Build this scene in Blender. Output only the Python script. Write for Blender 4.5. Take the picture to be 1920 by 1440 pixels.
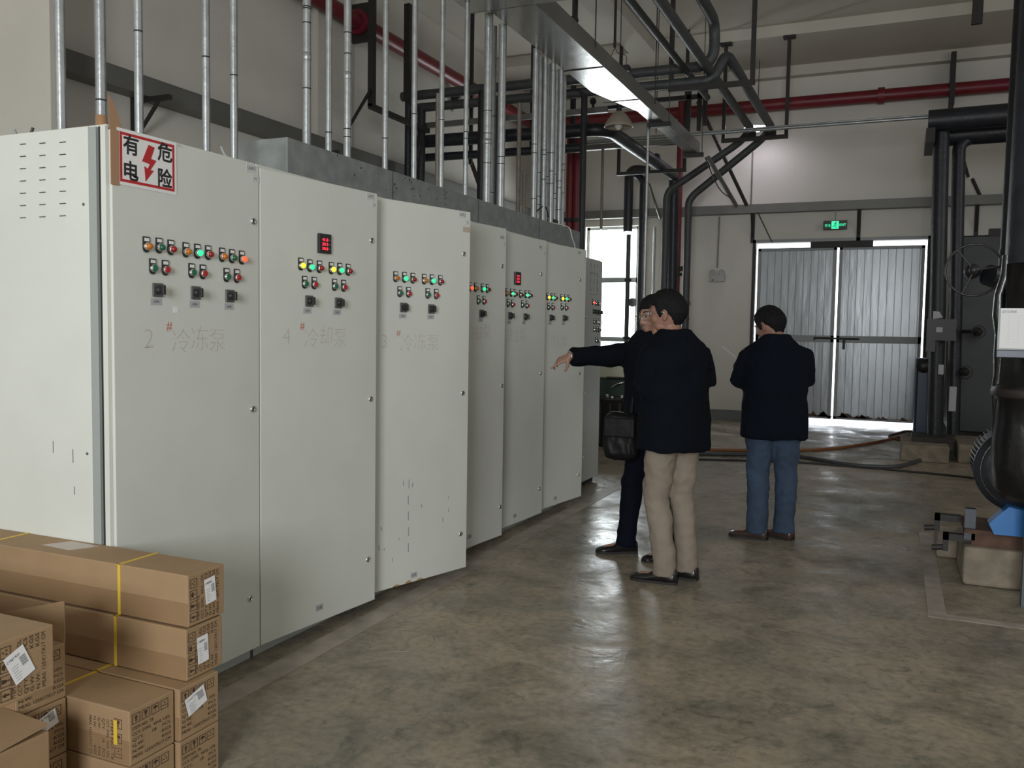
import bpy, bmesh, math, random
from mathutils import Vector as V, Matrix as Mx, noise
for o in list(bpy.data.objects): bpy.data.objects.remove(o, do_unlink=True)
S = bpy.context.scene
COL = S.collection
PI = math.pi
random.seed(7)

# ------------------------------------------------------------------ camera
F = 1634.94; YAW = 0.41383; PIT = 0.063344; ROL = -0.016033; CAMZ = 1.5
def _cam_axes():
    cy, sy = math.cos(YAW), math.sin(YAW)
    f = V((-sy*math.cos(PIT), cy*math.cos(PIT), -math.sin(PIT)))
    r = V((cy, sy, 0)); d = f.cross(r)
    c, s = math.cos(ROL), math.sin(ROL)
    return c*r + s*d, -s*r + c*d, f
CR, CD, CF = _cam_axes()
cam = bpy.data.cameras.new('camera'); camo = bpy.data.objects.new('camera', cam); COL.objects.link(camo)
cam.sensor_width = 36; cam.lens = F/1920*36; cam.clip_end = 200; cam.clip_start = .05
m = Mx((( CR.x, -CD.x, -CF.x, 0), (CR.y, -CD.y, -CF.y, 0), (CR.z, -CD.z, -CF.z, CAMZ), (0, 0, 0, 1)))
camo.matrix_world = m
S.camera = camo

def ray(px, py): return CR*((px-960)/F) + CD*((py-720)/F) + CF
def onX(px, py, X): r = ray(px, py); return r*(X/r.x) + V((0, 0, CAMZ))
def onY(px, py, Y): r = ray(px, py); return r*(Y/r.y) + V((0, 0, CAMZ))
def onZ(px, py, Z): r = ray(px, py); return r*((Z-CAMZ)/r.z) + V((0, 0, CAMZ))

# ------------------------------------------------------------------ world and light
w = bpy.data.worlds.new('sky'); S.world = w; w.use_nodes = True
bg = w.node_tree.nodes['Background']; bg.inputs[0].default_value = (.86, .92, 1, 1); bg.inputs[1].default_value = 5.0
S.view_settings.view_transform = 'Standard'; S.view_settings.look = 'None'
S.view_settings.gamma = 1; S.view_settings.use_curve_mapping = False
S.view_settings.exposure = 0.0
def area(name, loc, rot, sx, sy, power, col=(1, 1, 1), portal=False):
    l = bpy.data.lights.new(name, 'AREA'); l.shape = 'RECTANGLE'; l.size = sx; l.size_y = sy
    l.energy = power; l.color = col
    if portal: l.cycles.is_portal = True
    o = bpy.data.objects.new(name, l); COL.objects.link(o); o.location = loc; o.rotation_euler = rot
    return o
DAY = (.93, .96, 1)
# assumed daylight from behind the camera: two lamps added before the solid rear wall
area('assumed_rear_light', (-5.2, -4.6, 2.8), (PI/2, 0, 0), 2.2, 3.0, 70, DAY)
area('assumed_rear_light', (.6, -4.6, 2.5), (PI/2, 0, 0), 2.0, 2.4, 440, DAY)  # added main lamp, assumed from the carton shadow; no window in this wall
area('side_fill_light', (6.9, 1.5, 3.9), (0, PI/2, 0), 2.6, 4.5, 35, DAY)  # pair of added fill lamps brightening from the right, no window there
area('side_fill_light', (6.9, 8.0, 3.9), (0, PI/2, 0), 2.6, 4.5, 75, DAY)
area('far_window_daylight', (-4.72, 15.4, 2.3), (-PI/2, 0, 0), 1.0, 2.2, 130, DAY)
# low sun behind the rear wall is hidden by cloud: no sun lamp

# ------------------------------------------------------------------ materials
MATS = {}
def mat(name, col, rough=.6, metal=0, bump=0, bscale=30, var=0, vscale=4, spec=.5, emit=None, estr=0, alpha=1, coat=0, trans=0, stretch=None, bdist=.01):
    if name in MATS: return MATS[name]
    M = bpy.data.materials.new(name); M.use_nodes = True; nt = M.node_tree; n = nt.nodes; L = nt.links
    b = n['Principled BSDF']; b.inputs['Roughness'].default_value = rough; b.inputs['Metallic'].default_value = metal
    b.inputs['Base Color'].default_value = (*col, 1); b.inputs['Specular IOR Level'].default_value = spec
    b.inputs['Coat Weight'].default_value = coat
    if trans: b.inputs['Transmission Weight'].default_value = trans
    tc = n.new('ShaderNodeTexCoord'); mp = n.new('ShaderNodeMapping'); L.new(tc.outputs['Object'], mp.inputs[0])
    if stretch: mp.inputs['Scale'].default_value = stretch
    if var:
        t = n.new('ShaderNodeTexNoise'); t.inputs['Scale'].default_value = vscale; t.inputs['Detail'].default_value = 6
        L.new(mp.outputs[0], t.inputs['Vector'])
        r = n.new('ShaderNodeMapRange'); r.inputs['From Min'].default_value = .3; r.inputs['From Max'].default_value = .7
        r.inputs['To Min'].default_value = 1-var; r.inputs['To Max'].default_value = 1+var
        L.new(t.outputs['Fac'], r.inputs['Value'])
        mx = n.new('ShaderNodeVectorMath'); mx.operation = 'SCALE'; mx.inputs[0].default_value = col
        L.new(r.outputs[0], mx.inputs['Scale']); L.new(mx.outputs[0], b.inputs['Base Color'])
        r2 = n.new('ShaderNodeMapRange'); r2.inputs['To Min'].default_value = max(.02, rough*.85); r2.inputs['To Max'].default_value = min(1, rough*1.15)
        L.new(t.outputs['Fac'], r2.inputs['Value']); L.new(r2.outputs[0], b.inputs['Roughness'])
    if bump:
        t = n.new('ShaderNodeTexNoise'); t.inputs['Scale'].default_value = bscale; t.inputs['Detail'].default_value = 4
        L.new(mp.outputs[0], t.inputs['Vector'])
        bp = n.new('ShaderNodeBump'); bp.inputs['Strength'].default_value = bump; bp.inputs['Distance'].default_value = bdist
        L.new(t.outputs['Fac'], bp.inputs['Height']); L.new(bp.outputs[0], b.inputs['Normal'])
    if emit:
        b.inputs['Emission Color'].default_value = (*emit, 1); b.inputs['Emission Strength'].default_value = estr
    MATS[name] = M; return M

def floor_mat():
    M = bpy.data.materials.new('polished_concrete'); M.use_nodes = True; nt = M.node_tree; n = nt.nodes; L = nt.links
    b = n['Principled BSDF']
    tc = n.new('ShaderNodeTexCoord')
    def nz(sc, det=8, rough=.6, dist=0.0):
        t = n.new('ShaderNodeTexNoise'); t.inputs['Scale'].default_value = sc; t.inputs['Detail'].default_value = det
        t.inputs['Roughness'].default_value = rough; t.inputs['Distortion'].default_value = dist
        L.new(tc.outputs['Object'], t.inputs['Vector']); return t
    def ramp(src, pts):
        r = n.new('ShaderNodeValToRGB'); e = r.color_ramp.elements
        e[0].position, e[0].color = pts[0][0], (*pts[0][1], 1); e[1].position, e[1].color = pts[-1][0], (*pts[-1][1], 1)
        for p, c in pts[1:-1]:
            k = e.new(p); k.color = (*c, 1)
        L.new(src.outputs['Fac'], r.inputs[0]); return r
    def mixc(a, bb, fac, mode='MIX'):
        x = n.new('ShaderNodeMix'); x.data_type = 'RGBA'; x.blend_type = mode
        x.inputs[0].default_value = fac if not hasattr(fac, 'links') else 0
        if hasattr(fac, 'links'): L.new(fac, x.inputs[0])
        L.new(a, x.inputs[6]); L.new(bb, x.inputs[7]); return x.outputs[2]
    c1 = ramp(nz(.7, 9, .62, .4), [(.33, (.18, .17, .13)), (.5, (.30, .26, .20)), (.68, (.42, .35, .265))])
    c2 = ramp(nz(3.2, 10, .7, .8), [(.34, (.5, .52, .48)), (.52, (1, 1, 1)), (.72, (1.18, 1.12, 1.02))])
    c3 = ramp(nz(26, 6, .6), [(.32, (.68, .68, .68)), (.5, (1, 1, 1)), (.7, (1.22, 1.2, 1.16))])
    c = mixc(c1.outputs[0], c2.outputs[0], .8, 'MULTIPLY'); c = mixc(c, c3.outputs[0], .8, 'MULTIPLY')
    c4 = ramp(nz(7.5, 12, .78, 1.2), [(.36, (.55, .56, .53)), (.47, (1, 1, 1)), (.60, (1.0, .98, .95)), (.72, (1.28, 1.22, 1.12))])
    c = mixc(c, c4.outputs[0], .85, 'MULTIPLY')
    L.new(c, b.inputs['Base Color'])
    r = n.new('ShaderNodeMapRange'); rn = nz(2.2, 8, .65, .6); L.new(rn.outputs['Fac'], r.inputs[0])
    r.inputs['From Min'].default_value = .35; r.inputs['From Max'].default_value = .65
    r.inputs['To Min'].default_value = .20; r.inputs['To Max'].default_value = .55; L.new(r.outputs[0], b.inputs['Roughness'])
    bp = n.new('ShaderNodeBump'); bp.inputs['Strength'].default_value = .35; bp.inputs['Distance'].default_value = .012
    bn = nz(9, 5, .55, .3); L.new(bn.outputs['Fac'], bp.inputs['Height']); L.new(bp.outputs[0], b.inputs['Normal'])
    b.inputs['Specular IOR Level'].default_value = .42
    return M
M_floor = floor_mat()
M_wall = mat('painted_plaster', (.66, .635, .57), .85, bump=.25, bscale=18, var=.06, vscale=.9)
M_ceil = mat('ceiling_paint', (.56, .53, .46), .9, bump=.2, bscale=12, var=.06, vscale=.8)
M_skirt = mat('grey_skirting_paint', (.17, .18, .18), .6, var=.1)
M_cab = mat('cream_powder_coat', (.66, .68, .62), .42, bump=.06, bscale=260, var=.03, vscale=3, spec=.45, bdist=.002)
M_cabgrey = mat('grey_powder_coat', (.42, .44, .41), .4, bump=.05, bscale=260, var=.03, bdist=.002)
M_gap = mat('seal_black', (.02, .02, .02), .8)
M_trim = mat('grey_rubber_trim', (.33, .36, .34), .5)
M_galv = mat('galvanised_sheet', (.27, .29, .285), .55, .35, bump=.1, bscale=60, var=.16, vscale=14)
M_duct = mat('bright_galvanised_tray', (.36, .36, .35), .26, .85, bump=.12, bscale=9, var=.08, vscale=5)
M_cond = mat('galvanised_conduit', (.36, .38, .38), .38, .7, bump=.12, bscale=40, var=.14, vscale=16)
M_blackpipe = mat('black_insulation', (.016, .018, .024), .42, bump=.4, bscale=25, var=.25, vscale=8, spec=.5)
M_greypipe = mat('grey_insulation', (.055, .06, .06), .5, bump=.4, bscale=25, var=.2, vscale=8)
M_steel = mat('dark_painted_steel', (.022, .02, .018), .6, var=.2, vscale=8)
M_rust = mat('rusty_steel', (.10, .055, .035), .8, var=.35, vscale=14, bump=.3)
M_red = mat('red_pipe_paint', (.17, .014, .020), .42, var=.14, vscale=6)
M_tray = mat('grey_cable_tray', (.17, .168, .155), .5, .3, var=.12, vscale=3)
M_darkgreen = mat('dark_green_machine_paint', (.012, .035, .026), .4, var=.15)
M_beige = mat('beige_panel_paint', (.55, .56, .42), .5)
M_white = mat('white_paint', (.8, .8, .78), .5)
M_paper = mat('white_paper', (.8, .8, .8), .75)
M_sticker = mat('pale_grey_sticker', (.44, .45, .46), .5); M_namelabel = mat('pale_name_label', (.60, .61, .59), .5)
M_stkprint = mat('grey_print', (.12, .12, .13), .6)
M_blackplastic = mat('black_plastic', (.018, .018, .018), .4)
M_greyplate = mat('grey_switch_plate', (.12, .125, .12), .35, .3)
M_chrome = mat('chrome', (.78, .78, .78), .12, 1)
M_card = mat('corrugated_cardboard', (.345, .225, .12), .72, var=.09, vscale=5, bump=.12, bscale=30)
M_cardd = mat('cardboard_tape_band', (.285, .18, .095), .4, var=.08, vscale=5)
M_ink = mat('brown_black_ink', (.05, .028, .015), .8)
M_strap = mat('yellow_strap', (.72, .50, .05), .45)
M_tape = mat('pale_floor_paint', (.34, .30, .25), .5, var=.25, vscale=7, bump=.1)
M_gate = mat('gate_sheet_metal', (.33, .35, .36), .3, .35, var=.10, vscale=6, bump=.12, bscale=3, stretch=(3, 3, .6), bdist=.03)
M_gateframe = mat('gate_frame_paint', (.24, .25, .25), .5, .3, var=.1)
M_conc = mat('rough_concrete_plinth', (.23, .195, .145), .9, var=.3, vscale=9, bump=.5, bscale=20)
M_glass = None
def glass():
    M = bpy.data.materials.new('window_glass'); M.use_nodes = True; nt = M.node_tree; n = nt.nodes; n.clear()
    o = n.new('ShaderNodeOutputMaterial'); t = n.new('ShaderNodeBsdfTransparent'); g = n.new('ShaderNodeBsdfGlossy'); g.inputs['Roughness'].default_value = .05
    t.inputs[0].default_value = (.96, .98, .97, 1); x = n.new('ShaderNodeMixShader'); x.inputs[0].default_value = .05
    nt.links.new(t.outputs[0], x.inputs[1]); nt.links.new(g.outputs[0], x.inputs[2]); nt.links.new(x.outputs[0], o.inputs[0]); return M
M_glass = glass()
M_blue = mat('blue_pump_paint', (.02, .16, .45), .35, var=.15)
M_teal = mat('teal_pump_paint', (.05, .25, .28), .5, var=.15)
M_motor = mat('grey_motor_housing', (.045, .05, .06), .32, .4, var=.15)
M_wrap = mat('black_plastic_wrap', (.004, .004, .005), .28, bump=.22, bscale=14, spec=.7, stretch=(1, 1, .5), bdist=.03)
LENS = {
 'amber': mat('amber_lens', (.55, .16, .01), .25), 'green': mat('green_lens', (.01, .12, .06), .25), 'red': mat('red_lens', (.30, .012, .012), .25),
 'dark': mat('dark_red_lens', (.10, .008, .008), .25), 'white': mat('clear_lens', (.7, .7, .75), .2),
 'AMBER': mat('lit_amber_lens', (.6, .3, .02), .3, emit=(1, .66, .02), estr=1.9),
 'GREEN': mat('lit_green_lens', (.01, .35, .16), .3, emit=(.03, 1, .38), estr=1.0),
 'RED': mat('lit_red_lens', (.6, .05, .02), .3, emit=(1, .09, .03), estr=1.5),
 'btn_green': mat('green_button', (.015, .15, .075), .4), 'btn_red': mat('red_button', (.45, .02, .025), .4)}
M_reddig = mat('red_digits', (.3, 0, 0), .5, emit=(1, .02, .05), estr=2.6)

# ------------------------------------------------------------------ mesh builder
class MB:
    def __init__(s): s.v = []; s.f = []; s.m = []; s.sm = []; s.mats = []
    def mi(s, M):
        if M not in s.mats: s.mats.append(M)
        return s.mats.index(M)
    def add(s, vs, fs, M, smooth=False):
        o = len(s.v); i = s.mi(M); s.v += [tuple(v) for v in vs]
        for f in fs: s.f.append([o+k for k in f]); s.m.append(i); s.sm.append(smooth)
        return s
    def box(s, a, b, M, R=None):
        x0, y0, z0 = [min(a[i], b[i]) for i in range(3)]; x1, y1, z1 = [max(a[i], b[i]) for i in range(3)]
        vs = [V(p) for p in ((x0,y0,z0),(x1,y0,z0),(x1,y1,z0),(x0,y1,z0),(x0,y0,z1),(x1,y0,z1),(x1,y1,z1),(x0,y1,z1))]
        if R: vs = [R @ v for v in vs]
        return s.add(vs, [(0,3,2,1),(4,5,6,7),(0,1,5,4),(1,2,6,5),(2,3,7,6),(3,0,4,7)], M)
    def bbox(s, a, b, M, r=.004):
        "box with chamfered edges"
        bm = bmesh.new(); bmesh.ops.create_cube(bm, size=1)
        c = [(a[i]+b[i])/2 for i in range(3)]; d = [abs(b[i]-a[i]) for i in range(3)]
        for v in bm.verts: v.co = V((c[0]+v.co.x*d[0], c[1]+v.co.y*d[1], c[2]+v.co.z*d[2]))
        bmesh.ops.bevel(bm, geom=bm.edges[:], offset=min(r, min(d)*.45), segments=2, affect='EDGES', profile=.5)
        return s.bm(bm, M)
    def bm(s, bm, M, smooth=False):
        bm.verts.ensure_lookup_table(); bm.verts.index_update()
        s.add([v.co.copy() for v in bm.verts], [[v.index for v in f.verts] for f in bm.faces], M, smooth); bm.free(); return s
    def tube(s, pts, r, M, n=12, caps=True, smooth=True, flat=1.0):
        pts = [V(p) for p in pts]; rs = r if isinstance(r, (list, tuple)) else [r]*len(pts)
        t0 = (pts[1]-pts[0]).normalized(); u = t0.orthogonal().normalized(); vs = []; N = len(pts); prev = t0
        for i, p in enumerate(pts):
            if i == 0: t = t0
            elif i == N-1: t = (pts[i]-pts[i-1]).normalized()
            else: t = ((pts[i]-pts[i-1]).normalized() + (pts[i+1]-pts[i]).normalized()).normalized()
            u = prev.rotation_difference(t) @ u; u = (u - t*u.dot(t)).normalized(); w_ = t.cross(u); prev = t
            for k in range(n):
                a = 2*PI*k/n; vs.append(p + (u*math.cos(a) + w_*math.sin(a)*flat)*rs[i])
        fs = [(i*n+k, i*n+(k+1)%n, (i+1)*n+(k+1)%n, (i+1)*n+k) for i in range(N-1) for k in range(n)]
        s.add(vs, fs, M, smooth)
        if caps:
            s.add(vs[:n], [list(range(n))[::-1]], M); s.add(vs[-n:], [list(range(n))], M)
        return s
    def cyl(s, a, b, r, M, n=20, r2=None): return s.tube([a, b], [r, r if r2 is None else r2], M, n)
    def lathe(s, c, ax, prof, M, n=24, smooth=True):
        ax = V(ax).normalized(); u = ax.orthogonal().normalized(); w_ = ax.cross(u); c = V(c); vs = []
        for h, r in prof:
            for k in range(n):
                a = 2*PI*k/n; vs.append(c + ax*h + (u*math.cos(a)+w_*math.sin(a))*max(r, 1e-5))
        fs = [(i*n+k, i*n+(k+1)%n, (i+1)*n+(k+1)%n, (i+1)*n+k) for i in range(len(prof)-1) for k in range(n)]
        return s.add(vs, fs, M, smooth)
    def torus(s, c, ax, R, r, M, n=40, k=8):
        ax = V(ax).normalized(); u = ax.orthogonal().normalized(); w_ = ax.cross(u); c = V(c)
        vs = []
        for i in range(n):
            a = 2*PI*i/n; d = u*math.cos(a)+w_*math.sin(a)
            for j in range(k):
                b = 2*PI*j/k; vs.append(c + d*(R+r*math.cos(b)) + ax*r*math.sin(b))
        fs = [(i*k+j, ((i+1)%n)*k+j, ((i+1)%n)*k+(j+1)%k, i*k+(j+1)%k) for i in range(n) for j in range(k)]
        return s.add(vs, fs, M, True)
    def sphere(s, c, r, M, n=16, R=None):
        bm = bmesh.new(); bmesh.ops.create_uvsphere(bm, u_segments=n, v_segments=max(8, n*2//3), radius=1)
        r = r if isinstance(r, (tuple, list)) else (r, r, r)
        for v in bm.verts:
            q = V((v.co.x*r[0], v.co.y*r[1], v.co.z*r[2]))
            v.co = V(c) + (R @ q if R else q)
        return s.bm(bm, M, True)
    def prism(s, pts2, z0, z1, M, T=None):
        "extrude a 2D outline (u,v) along w, T maps (u,v,w) to the place"
        T = T or (lambda u, v, w_: V((u, v, w_))); n = len(pts2)
        vs = [T(p[0], p[1], z0) for p in pts2] + [T(p[0], p[1], z1) for p in pts2]
        fs = [list(range(n))[::-1], list(range(n, 2*n))] + [(i, (i+1) % n, n+(i+1) % n, n+i) for i in range(n)]
        return s.add(vs, fs, M)
    def build(s, name, parent=None, **kw):
        me = bpy.data.meshes.new(name); me.from_pydata(s.v, [], s.f); me.validate(clean_customdata=False)
        for M in s.mats: me.materials.append(M)
        if len(me.polygons) == len(s.m):
            me.polygons.foreach_set('material_index', s.m); me.polygons.foreach_set('use_smooth', s.sm)
        bm = bmesh.new(); bm.from_mesh(me); bmesh.ops.recalc_face_normals(bm, faces=bm.faces); bm.to_mesh(me); bm.free()
        o = bpy.data.objects.new(name, me); COL.objects.link(o)
        if parent: o.parent = parent
        return tag(o, **kw)
def tag(o, label=None, cat=None, group=None, kind=None):
    if label: o['label'] = label
    if cat: o['category'] = cat
    if group: o['group'] = group
    if kind: o['kind'] = kind
    return o
def thing(name, label, cat, loc=(0, 0, 0), rz=0, group=None):
    o = bpy.data.objects.new(name, None); COL.objects.link(o); o.location = loc; o.rotation_euler = (0, 0, rz)
    o.empty_display_size = .1
    return tag(o, label, cat, group)
def bend(pts, r=.15, k=5):
    "round the corners of a polyline"
    pts = [V(p) for p in pts]; out = [pts[0]]
    for i in range(1, len(pts)-1):
        a = pts[i]-pts[i-1]; b = pts[i+1]-pts[i]; q = min(r, a.length*.45, b.length*.45)
        p0 = pts[i]-a.normalized()*q; p1 = pts[i]+b.normalized()*q
        for j in range(k+1):
            t = j/k; out.append(p0*(1-t)**2 + pts[i]*2*t*(1-t) + p1*t*t)
    return out + [pts[-1]]
# text turned into mesh: (verts, faces) centred on x, baseline 0, height 1
_TX = {}
def text_mesh(s, bold=0.0):
    if (s, bold) in _TX: return _TX[(s, bold)]
    cu = bpy.data.curves.new('t', 'FONT'); cu.body = s; cu.size = 1; cu.offset = bold; cu.resolution_u = 2; cu.fill_mode = 'FRONT'
    ob = bpy.data.objects.new('t', cu); COL.objects.link(ob); bpy.context.view_layer.update()
    me = bpy.data.meshes.new_from_object(ob.evaluated_get(bpy.context.evaluated_depsgraph_get()))
    vs = [v.co.copy() for v in me.vertices]; fs = [list(p.vertices) for p in me.polygons]
    bpy.data.objects.remove(ob); bpy.data.meshes.remove(me); bpy.data.curves.remove(cu)
    _TX[(s, bold)] = (vs, fs); return vs, fs
def put_text(mb, s, T, size, M, bold=0.0, sx=1.0, left=False, width=None):
    "T maps (u,v) to the surface"
    vs, fs = text_mesh(s, bold)
    if not vs: return
    x0 = min(v.x for v in vs); x1 = max(v.x for v in vs)
    y0 = min(v.y for v in vs); y1 = max(v.y for v in vs)
    if width: sx = width/((x1-x0)*size)
    cx = x0 if left else (x0+x1)/2
    mb.add([T((v.x-cx)*size*sx, (v.y-(0 if left else (y0+y1)/2))*size) for v in vs], fs, M)
# ================================================================== the room
WX, WY, CZ = -6.4, 15.15, 5.98          # left wall, far wall, ceiling
def struct(name, mb): return mb.build(name, kind='structure')
struct('floor', MB().box((WX-.3, -5.2, -.2), (7.3, WY+.3, 0), M_floor))
struct('ceiling', MB().box((WX-.3, -5.2, CZ), (7.3, WY+.3, CZ+.2), M_ceil))
struct('wall_left', MB().box((WX-.3, -5.2, 0), (WX, WY+.3, CZ), M_wall))
struct('wall_right', MB().box((7.0, -5.2, 0), (7.3, WY+.3, CZ), M_wall))
mb = MB(); mb.box((WX, -5.2, 0), (7.0, -4.95, CZ), M_wall); struct('wall_rear', mb)
# far wall with the openings of the window and of the gate
wx0, wx1, wz0, wz1 = -5.24, -4.26, .98, 3.36
dx0, dx1, dz1 = -2.22, .39, 3.0
mb = MB()
for a, b in (((WX, 0), (wx0, CZ)), ((wx0, 0), (wx1, wz0)), ((wx0, wz1), (wx1, CZ)), ((wx1, 0), (dx0, CZ)), ((dx0, dz1), (dx1, CZ)), ((dx1, 0), (7.0, CZ))):
    mb.box((a[0], WY, a[1]), (b[0], WY+.26, b[1]), M_wall)
struct('wall_far', mb)
struct('wall_pier', MB().box((WX, 4.56, 0), (-5.71, 4.64, CZ), M_wall))
struct('column_left', MB().box((WX, 8.6, 0), (-6.32, 9.3, CZ), M_wall))
struct('soffit_far', MB().box((WX, 13.45, 5.82), (7.0, WY, CZ), M_ceil))
struct('beam_far', MB().box((WX, 14.98, 5.66), (7.0, WY, 5.82), M_ceil))
struct('ceiling_beam', MB().box((-3.98, -4.95, 5.80), (-3.60, 13.45, CZ), M_ceil))
struct('ceiling_beam', MB().box((2.6, -4.95, 5.80), (3.0, 13.45, CZ), M_ceil))
struct('ceiling_beam', MB().box((WX, 5.9, 5.6), (7.0, 6.3, CZ), M_ceil))
struct('baseboard_far', MB().box((WX, WY-.012, 0), (dx0-.08, WY, .17), M_skirt).box((dx1+.08, WY-.012, 0), (7.0, WY, .17), M_skirt))
struct('ground_outside', MB().box((-14, WY+.26, -.3), (10, 30, -.06), mat('pale_yard_concrete', (.6, .6, .58), .8)))

# window_1: steel frame with one post, two transoms and clear panes
mb = MB(); fy = WY+.10
for a, b in (((wx0, wz0), (wx0+.05, wz1)), ((wx1-.05, wz0), (wx1, wz1)), ((wx0, wz1-.05), (wx1, wz1)), ((wx0, wz0), (wx1, wz0+.05)),
             ((wx0, 2.36), (wx1, 2.45)), ((wx0, 1.30), (wx1, 1.38))):
    mb.box((a[0], fy, a[1]), (b[0], fy+.06, b[1]), M_trim)
win = struct('window_1', mb)
MB().box((wx0+.02, fy+.028, wz0+.02), (wx1-.02, fy+.034, wz1-.02), M_glass).build('pane', win)
fan = MB(); fan.lathe((onY(1186, 567, fy).x, fy-.03, onY(1186, 567, fy).z), (0, 1, 0), [(0, 0), (0, .07), (.03, .085), (.05, .085), (.05, 0)], M_greypipe, 24)
tag(fan.build('wall_fan', label='small round grey vent cap mounted on the window post of the far window', cat='vent'))

# door_1: two sheet-metal gate leaves with daylight in the gaps
def leaf(x0, x1, side):
    z0, z1 = .10, 2.915
    mb = MB(); n = 260; vs = []; y = WY+.10
    for k in range(n+1):
        u = k/n; x = x0+.05 + (x1-x0-.1)*u
        ph = (x-x0)/.115 % 1; d = .004 if .34 < ph < .42 else 0.0
        vs += [(x, y-d, z0+.02), (x, y-d, z1-.02)]
    mb.add(vs, [(2*k, 2*k+2, 2*k+3, 2*k+1) for k in range(n)], M_gate)
    mb.add([(v[0], y+.004, v[2]) for v in vs], [(2*k, 2*k+1, 2*k+3, 2*k+2) for k in range(n)], M_gate)
    g = mb.build('gate_leaf')
    f = MB()
    for a, b in (((x0, z0), (x0+.05, z1)), ((x1-.05, z0), (x1, z1)), ((x0, z1-.05), (x1, z1)), ((x0, z0), (x1, z0+.05)), ((x0, 1.36), (x1, 1.47))):
        f.box((a[0], y-.035, a[1]), (b[0], y+.02, b[1]), M_gateframe)
    f.build('leaf_frame', g)
    r = MB(); random.seed(3+int(side))
    for k in range(7):
        cx = random.uniform(x0+.1, x1-.1) if k > 1 else (x1-.12 if side < 0 else x0+.13); wdt = random.uniform(.05, .14)
        pts = [(cx-wdt, z0+.03)] + [(cx-wdt+2*wdt*j/8, z0+.03+random.uniform(.02, .10)*(1-abs(j-4)/5)) for j in range(9)] + [(cx+wdt, z0+.03)]
        r.prism(pts, 0, .004, M_rust, lambda u, v, q: V((u, y-.0355-q, v)))
    r.build('rust_patch', g)
    g['kind'] = 'structure'
    return g
gate = leaf(dx0+.03, -.94, -1); gate.name = 'door_1'
g2 = leaf(-.905, dx1-.03, 1); g2.name = 'door_2'
h = MB(); h.cyl((-1.25, WY+.045, 1.43), (-.55, WY+.045, 1.42), .016, M_steel); h.box((-.80, WY+.03, 1.25), (-.76, WY+.06, 1.42), M_steel)
h.cyl((-1.24, WY+.05, 1.43), (-1.24, WY+.05, 1.39), .012, M_steel); h.build('bolt', g2)
tr = MB(); tr.box((dx0-.05, WY-.02, 0), (dx0, WY+.03, dz1+.05), M_steel); tr.box((dx1, WY-.02, 0), (dx1+.05, WY+.03, dz1+.05), M_steel)
tr.box((-1.35, WY+.0, 2.90), (-.40, WY+.08, dz1), M_steel); tr.box((dx0-.05, WY-.02, dz1), (dx1+.05, WY+.03, dz1+.05), M_gateframe); struct('trim_1', tr)

# floor paint
def ftape(name, x0, y0, x1, y1, label):
    MB().box((x0, y0, .0005), (x1, y1, .003), M_tape).build(name, label=label, cat='floor marking')
ftape('floor_stripe', -2.475, 1.2, -2.345, 9.0, 'long pale painted stripe on the floor along the foot of the cabinets')
mb = MB(); mb.box((.215, 5.09, .0005), (.305, 7.28, .003), M_tape); mb.box((.305, 5.09, .0005), (1.6, 5.17, .003), M_tape); mb.box((.305, 7.22, .0005), (1.6, 7.28, .003), M_tape)
mb.build('floor_marking', label='pale painted rectangle outline around the pump plinth on the floor', cat='floor marking')
mb = MB(); q = onZ(755, 1200, 0)
mb.lathe((q.x, q.y, .0005), (0, 0, 1), [(0, .150), (.0012, .150), (.0012, .155), (0, .155)], mat('faint_chalk', (.33, .30, .22), .8, var=.3, vscale=12), 40)
mb.build('chalk_ring', label='faint thin chalk circle drawn on the floor in front of the third cabinet', cat='floor marking')
mb = MB(); mb.box((-1.95, 12.75, .0005), (-3.2, 13.05, .003), M_tape); mb.build('floor_marking', label='short pale painted band on the floor far behind the two men, near the far wall', cat='floor marking')

# ================================================================== switch cabinets
XF = -2.56; TOP, BOT = 2.18, .06
SE = [2.28, 3.065, 3.87, 4.68, 5.49, 6.31, 7.12]
ANG = [0, .115, .30, .115, .078, .138]
def dpl(i, px, py):
    "pixel -> (u,z) on door i"
    a = ANG[i]; r = ray(px, py); n = V((math.cos(a), -math.sin(a), 0)); h = V((XF, SE[i], CAMZ))
    t = (h-V((0, 0, CAMZ))).dot(n)/r.dot(n); p = r*t + V((0, 0, CAMZ)); d = p-h
    return d.x*math.sin(a)+d.y*math.cos(a), p.z
_LM = {}
def lamp_mesh(col, kind):
    k = (col, kind)
    if k in _LM: return _LM[k]
    b = MB(); w_ = .0145
    # black holder with a rounded foot and a white legend window
    out = [(-w_, .036), (w_, .036), (w_, -.006)] + [(w_*math.cos(t), -.006+w_*1.15*math.sin(t)) for t in [-.5, -1.0, -PI/2, -PI+1.0, -PI+.5]] + [(-w_, -.006)]
    b.prism(out, .0, .006, M_blackplastic, lambda u, v, q: V((q, u, v)))
    b.box((.006, -.011, .019), (.0072, .011, .031), M_stick if False else M_white)
    if kind == 'lamp':
        b.lathe((.006, 0, 0), (1, 0, 0), [(0, .0145), (.010, .0145), (.012, .012)], M_chrome, 18)
        b.lathe((.014, 0, 0), (1, 0, 0), [(-.004, .013), (.006, .0128), (.013, .0095), (.017, .004), (.018, 0)], LENS[col], 18)
    else:
        b.lathe((.006, 0, 0), (1, 0, 0), [(0, .0145), (.009, .0145), (.010, .012)], M_chrome, 18)
        b.lathe((.014, 0, 0), (1, 0, 0), [(-.004, .0125), (.005, .0125), (.0065, .011), (.0065, 0)], LENS[col], 18, False)
    o = b.build('x'); me = o.data; bpy.data.objects.remove(o); _LM[k] = me; return me
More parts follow.
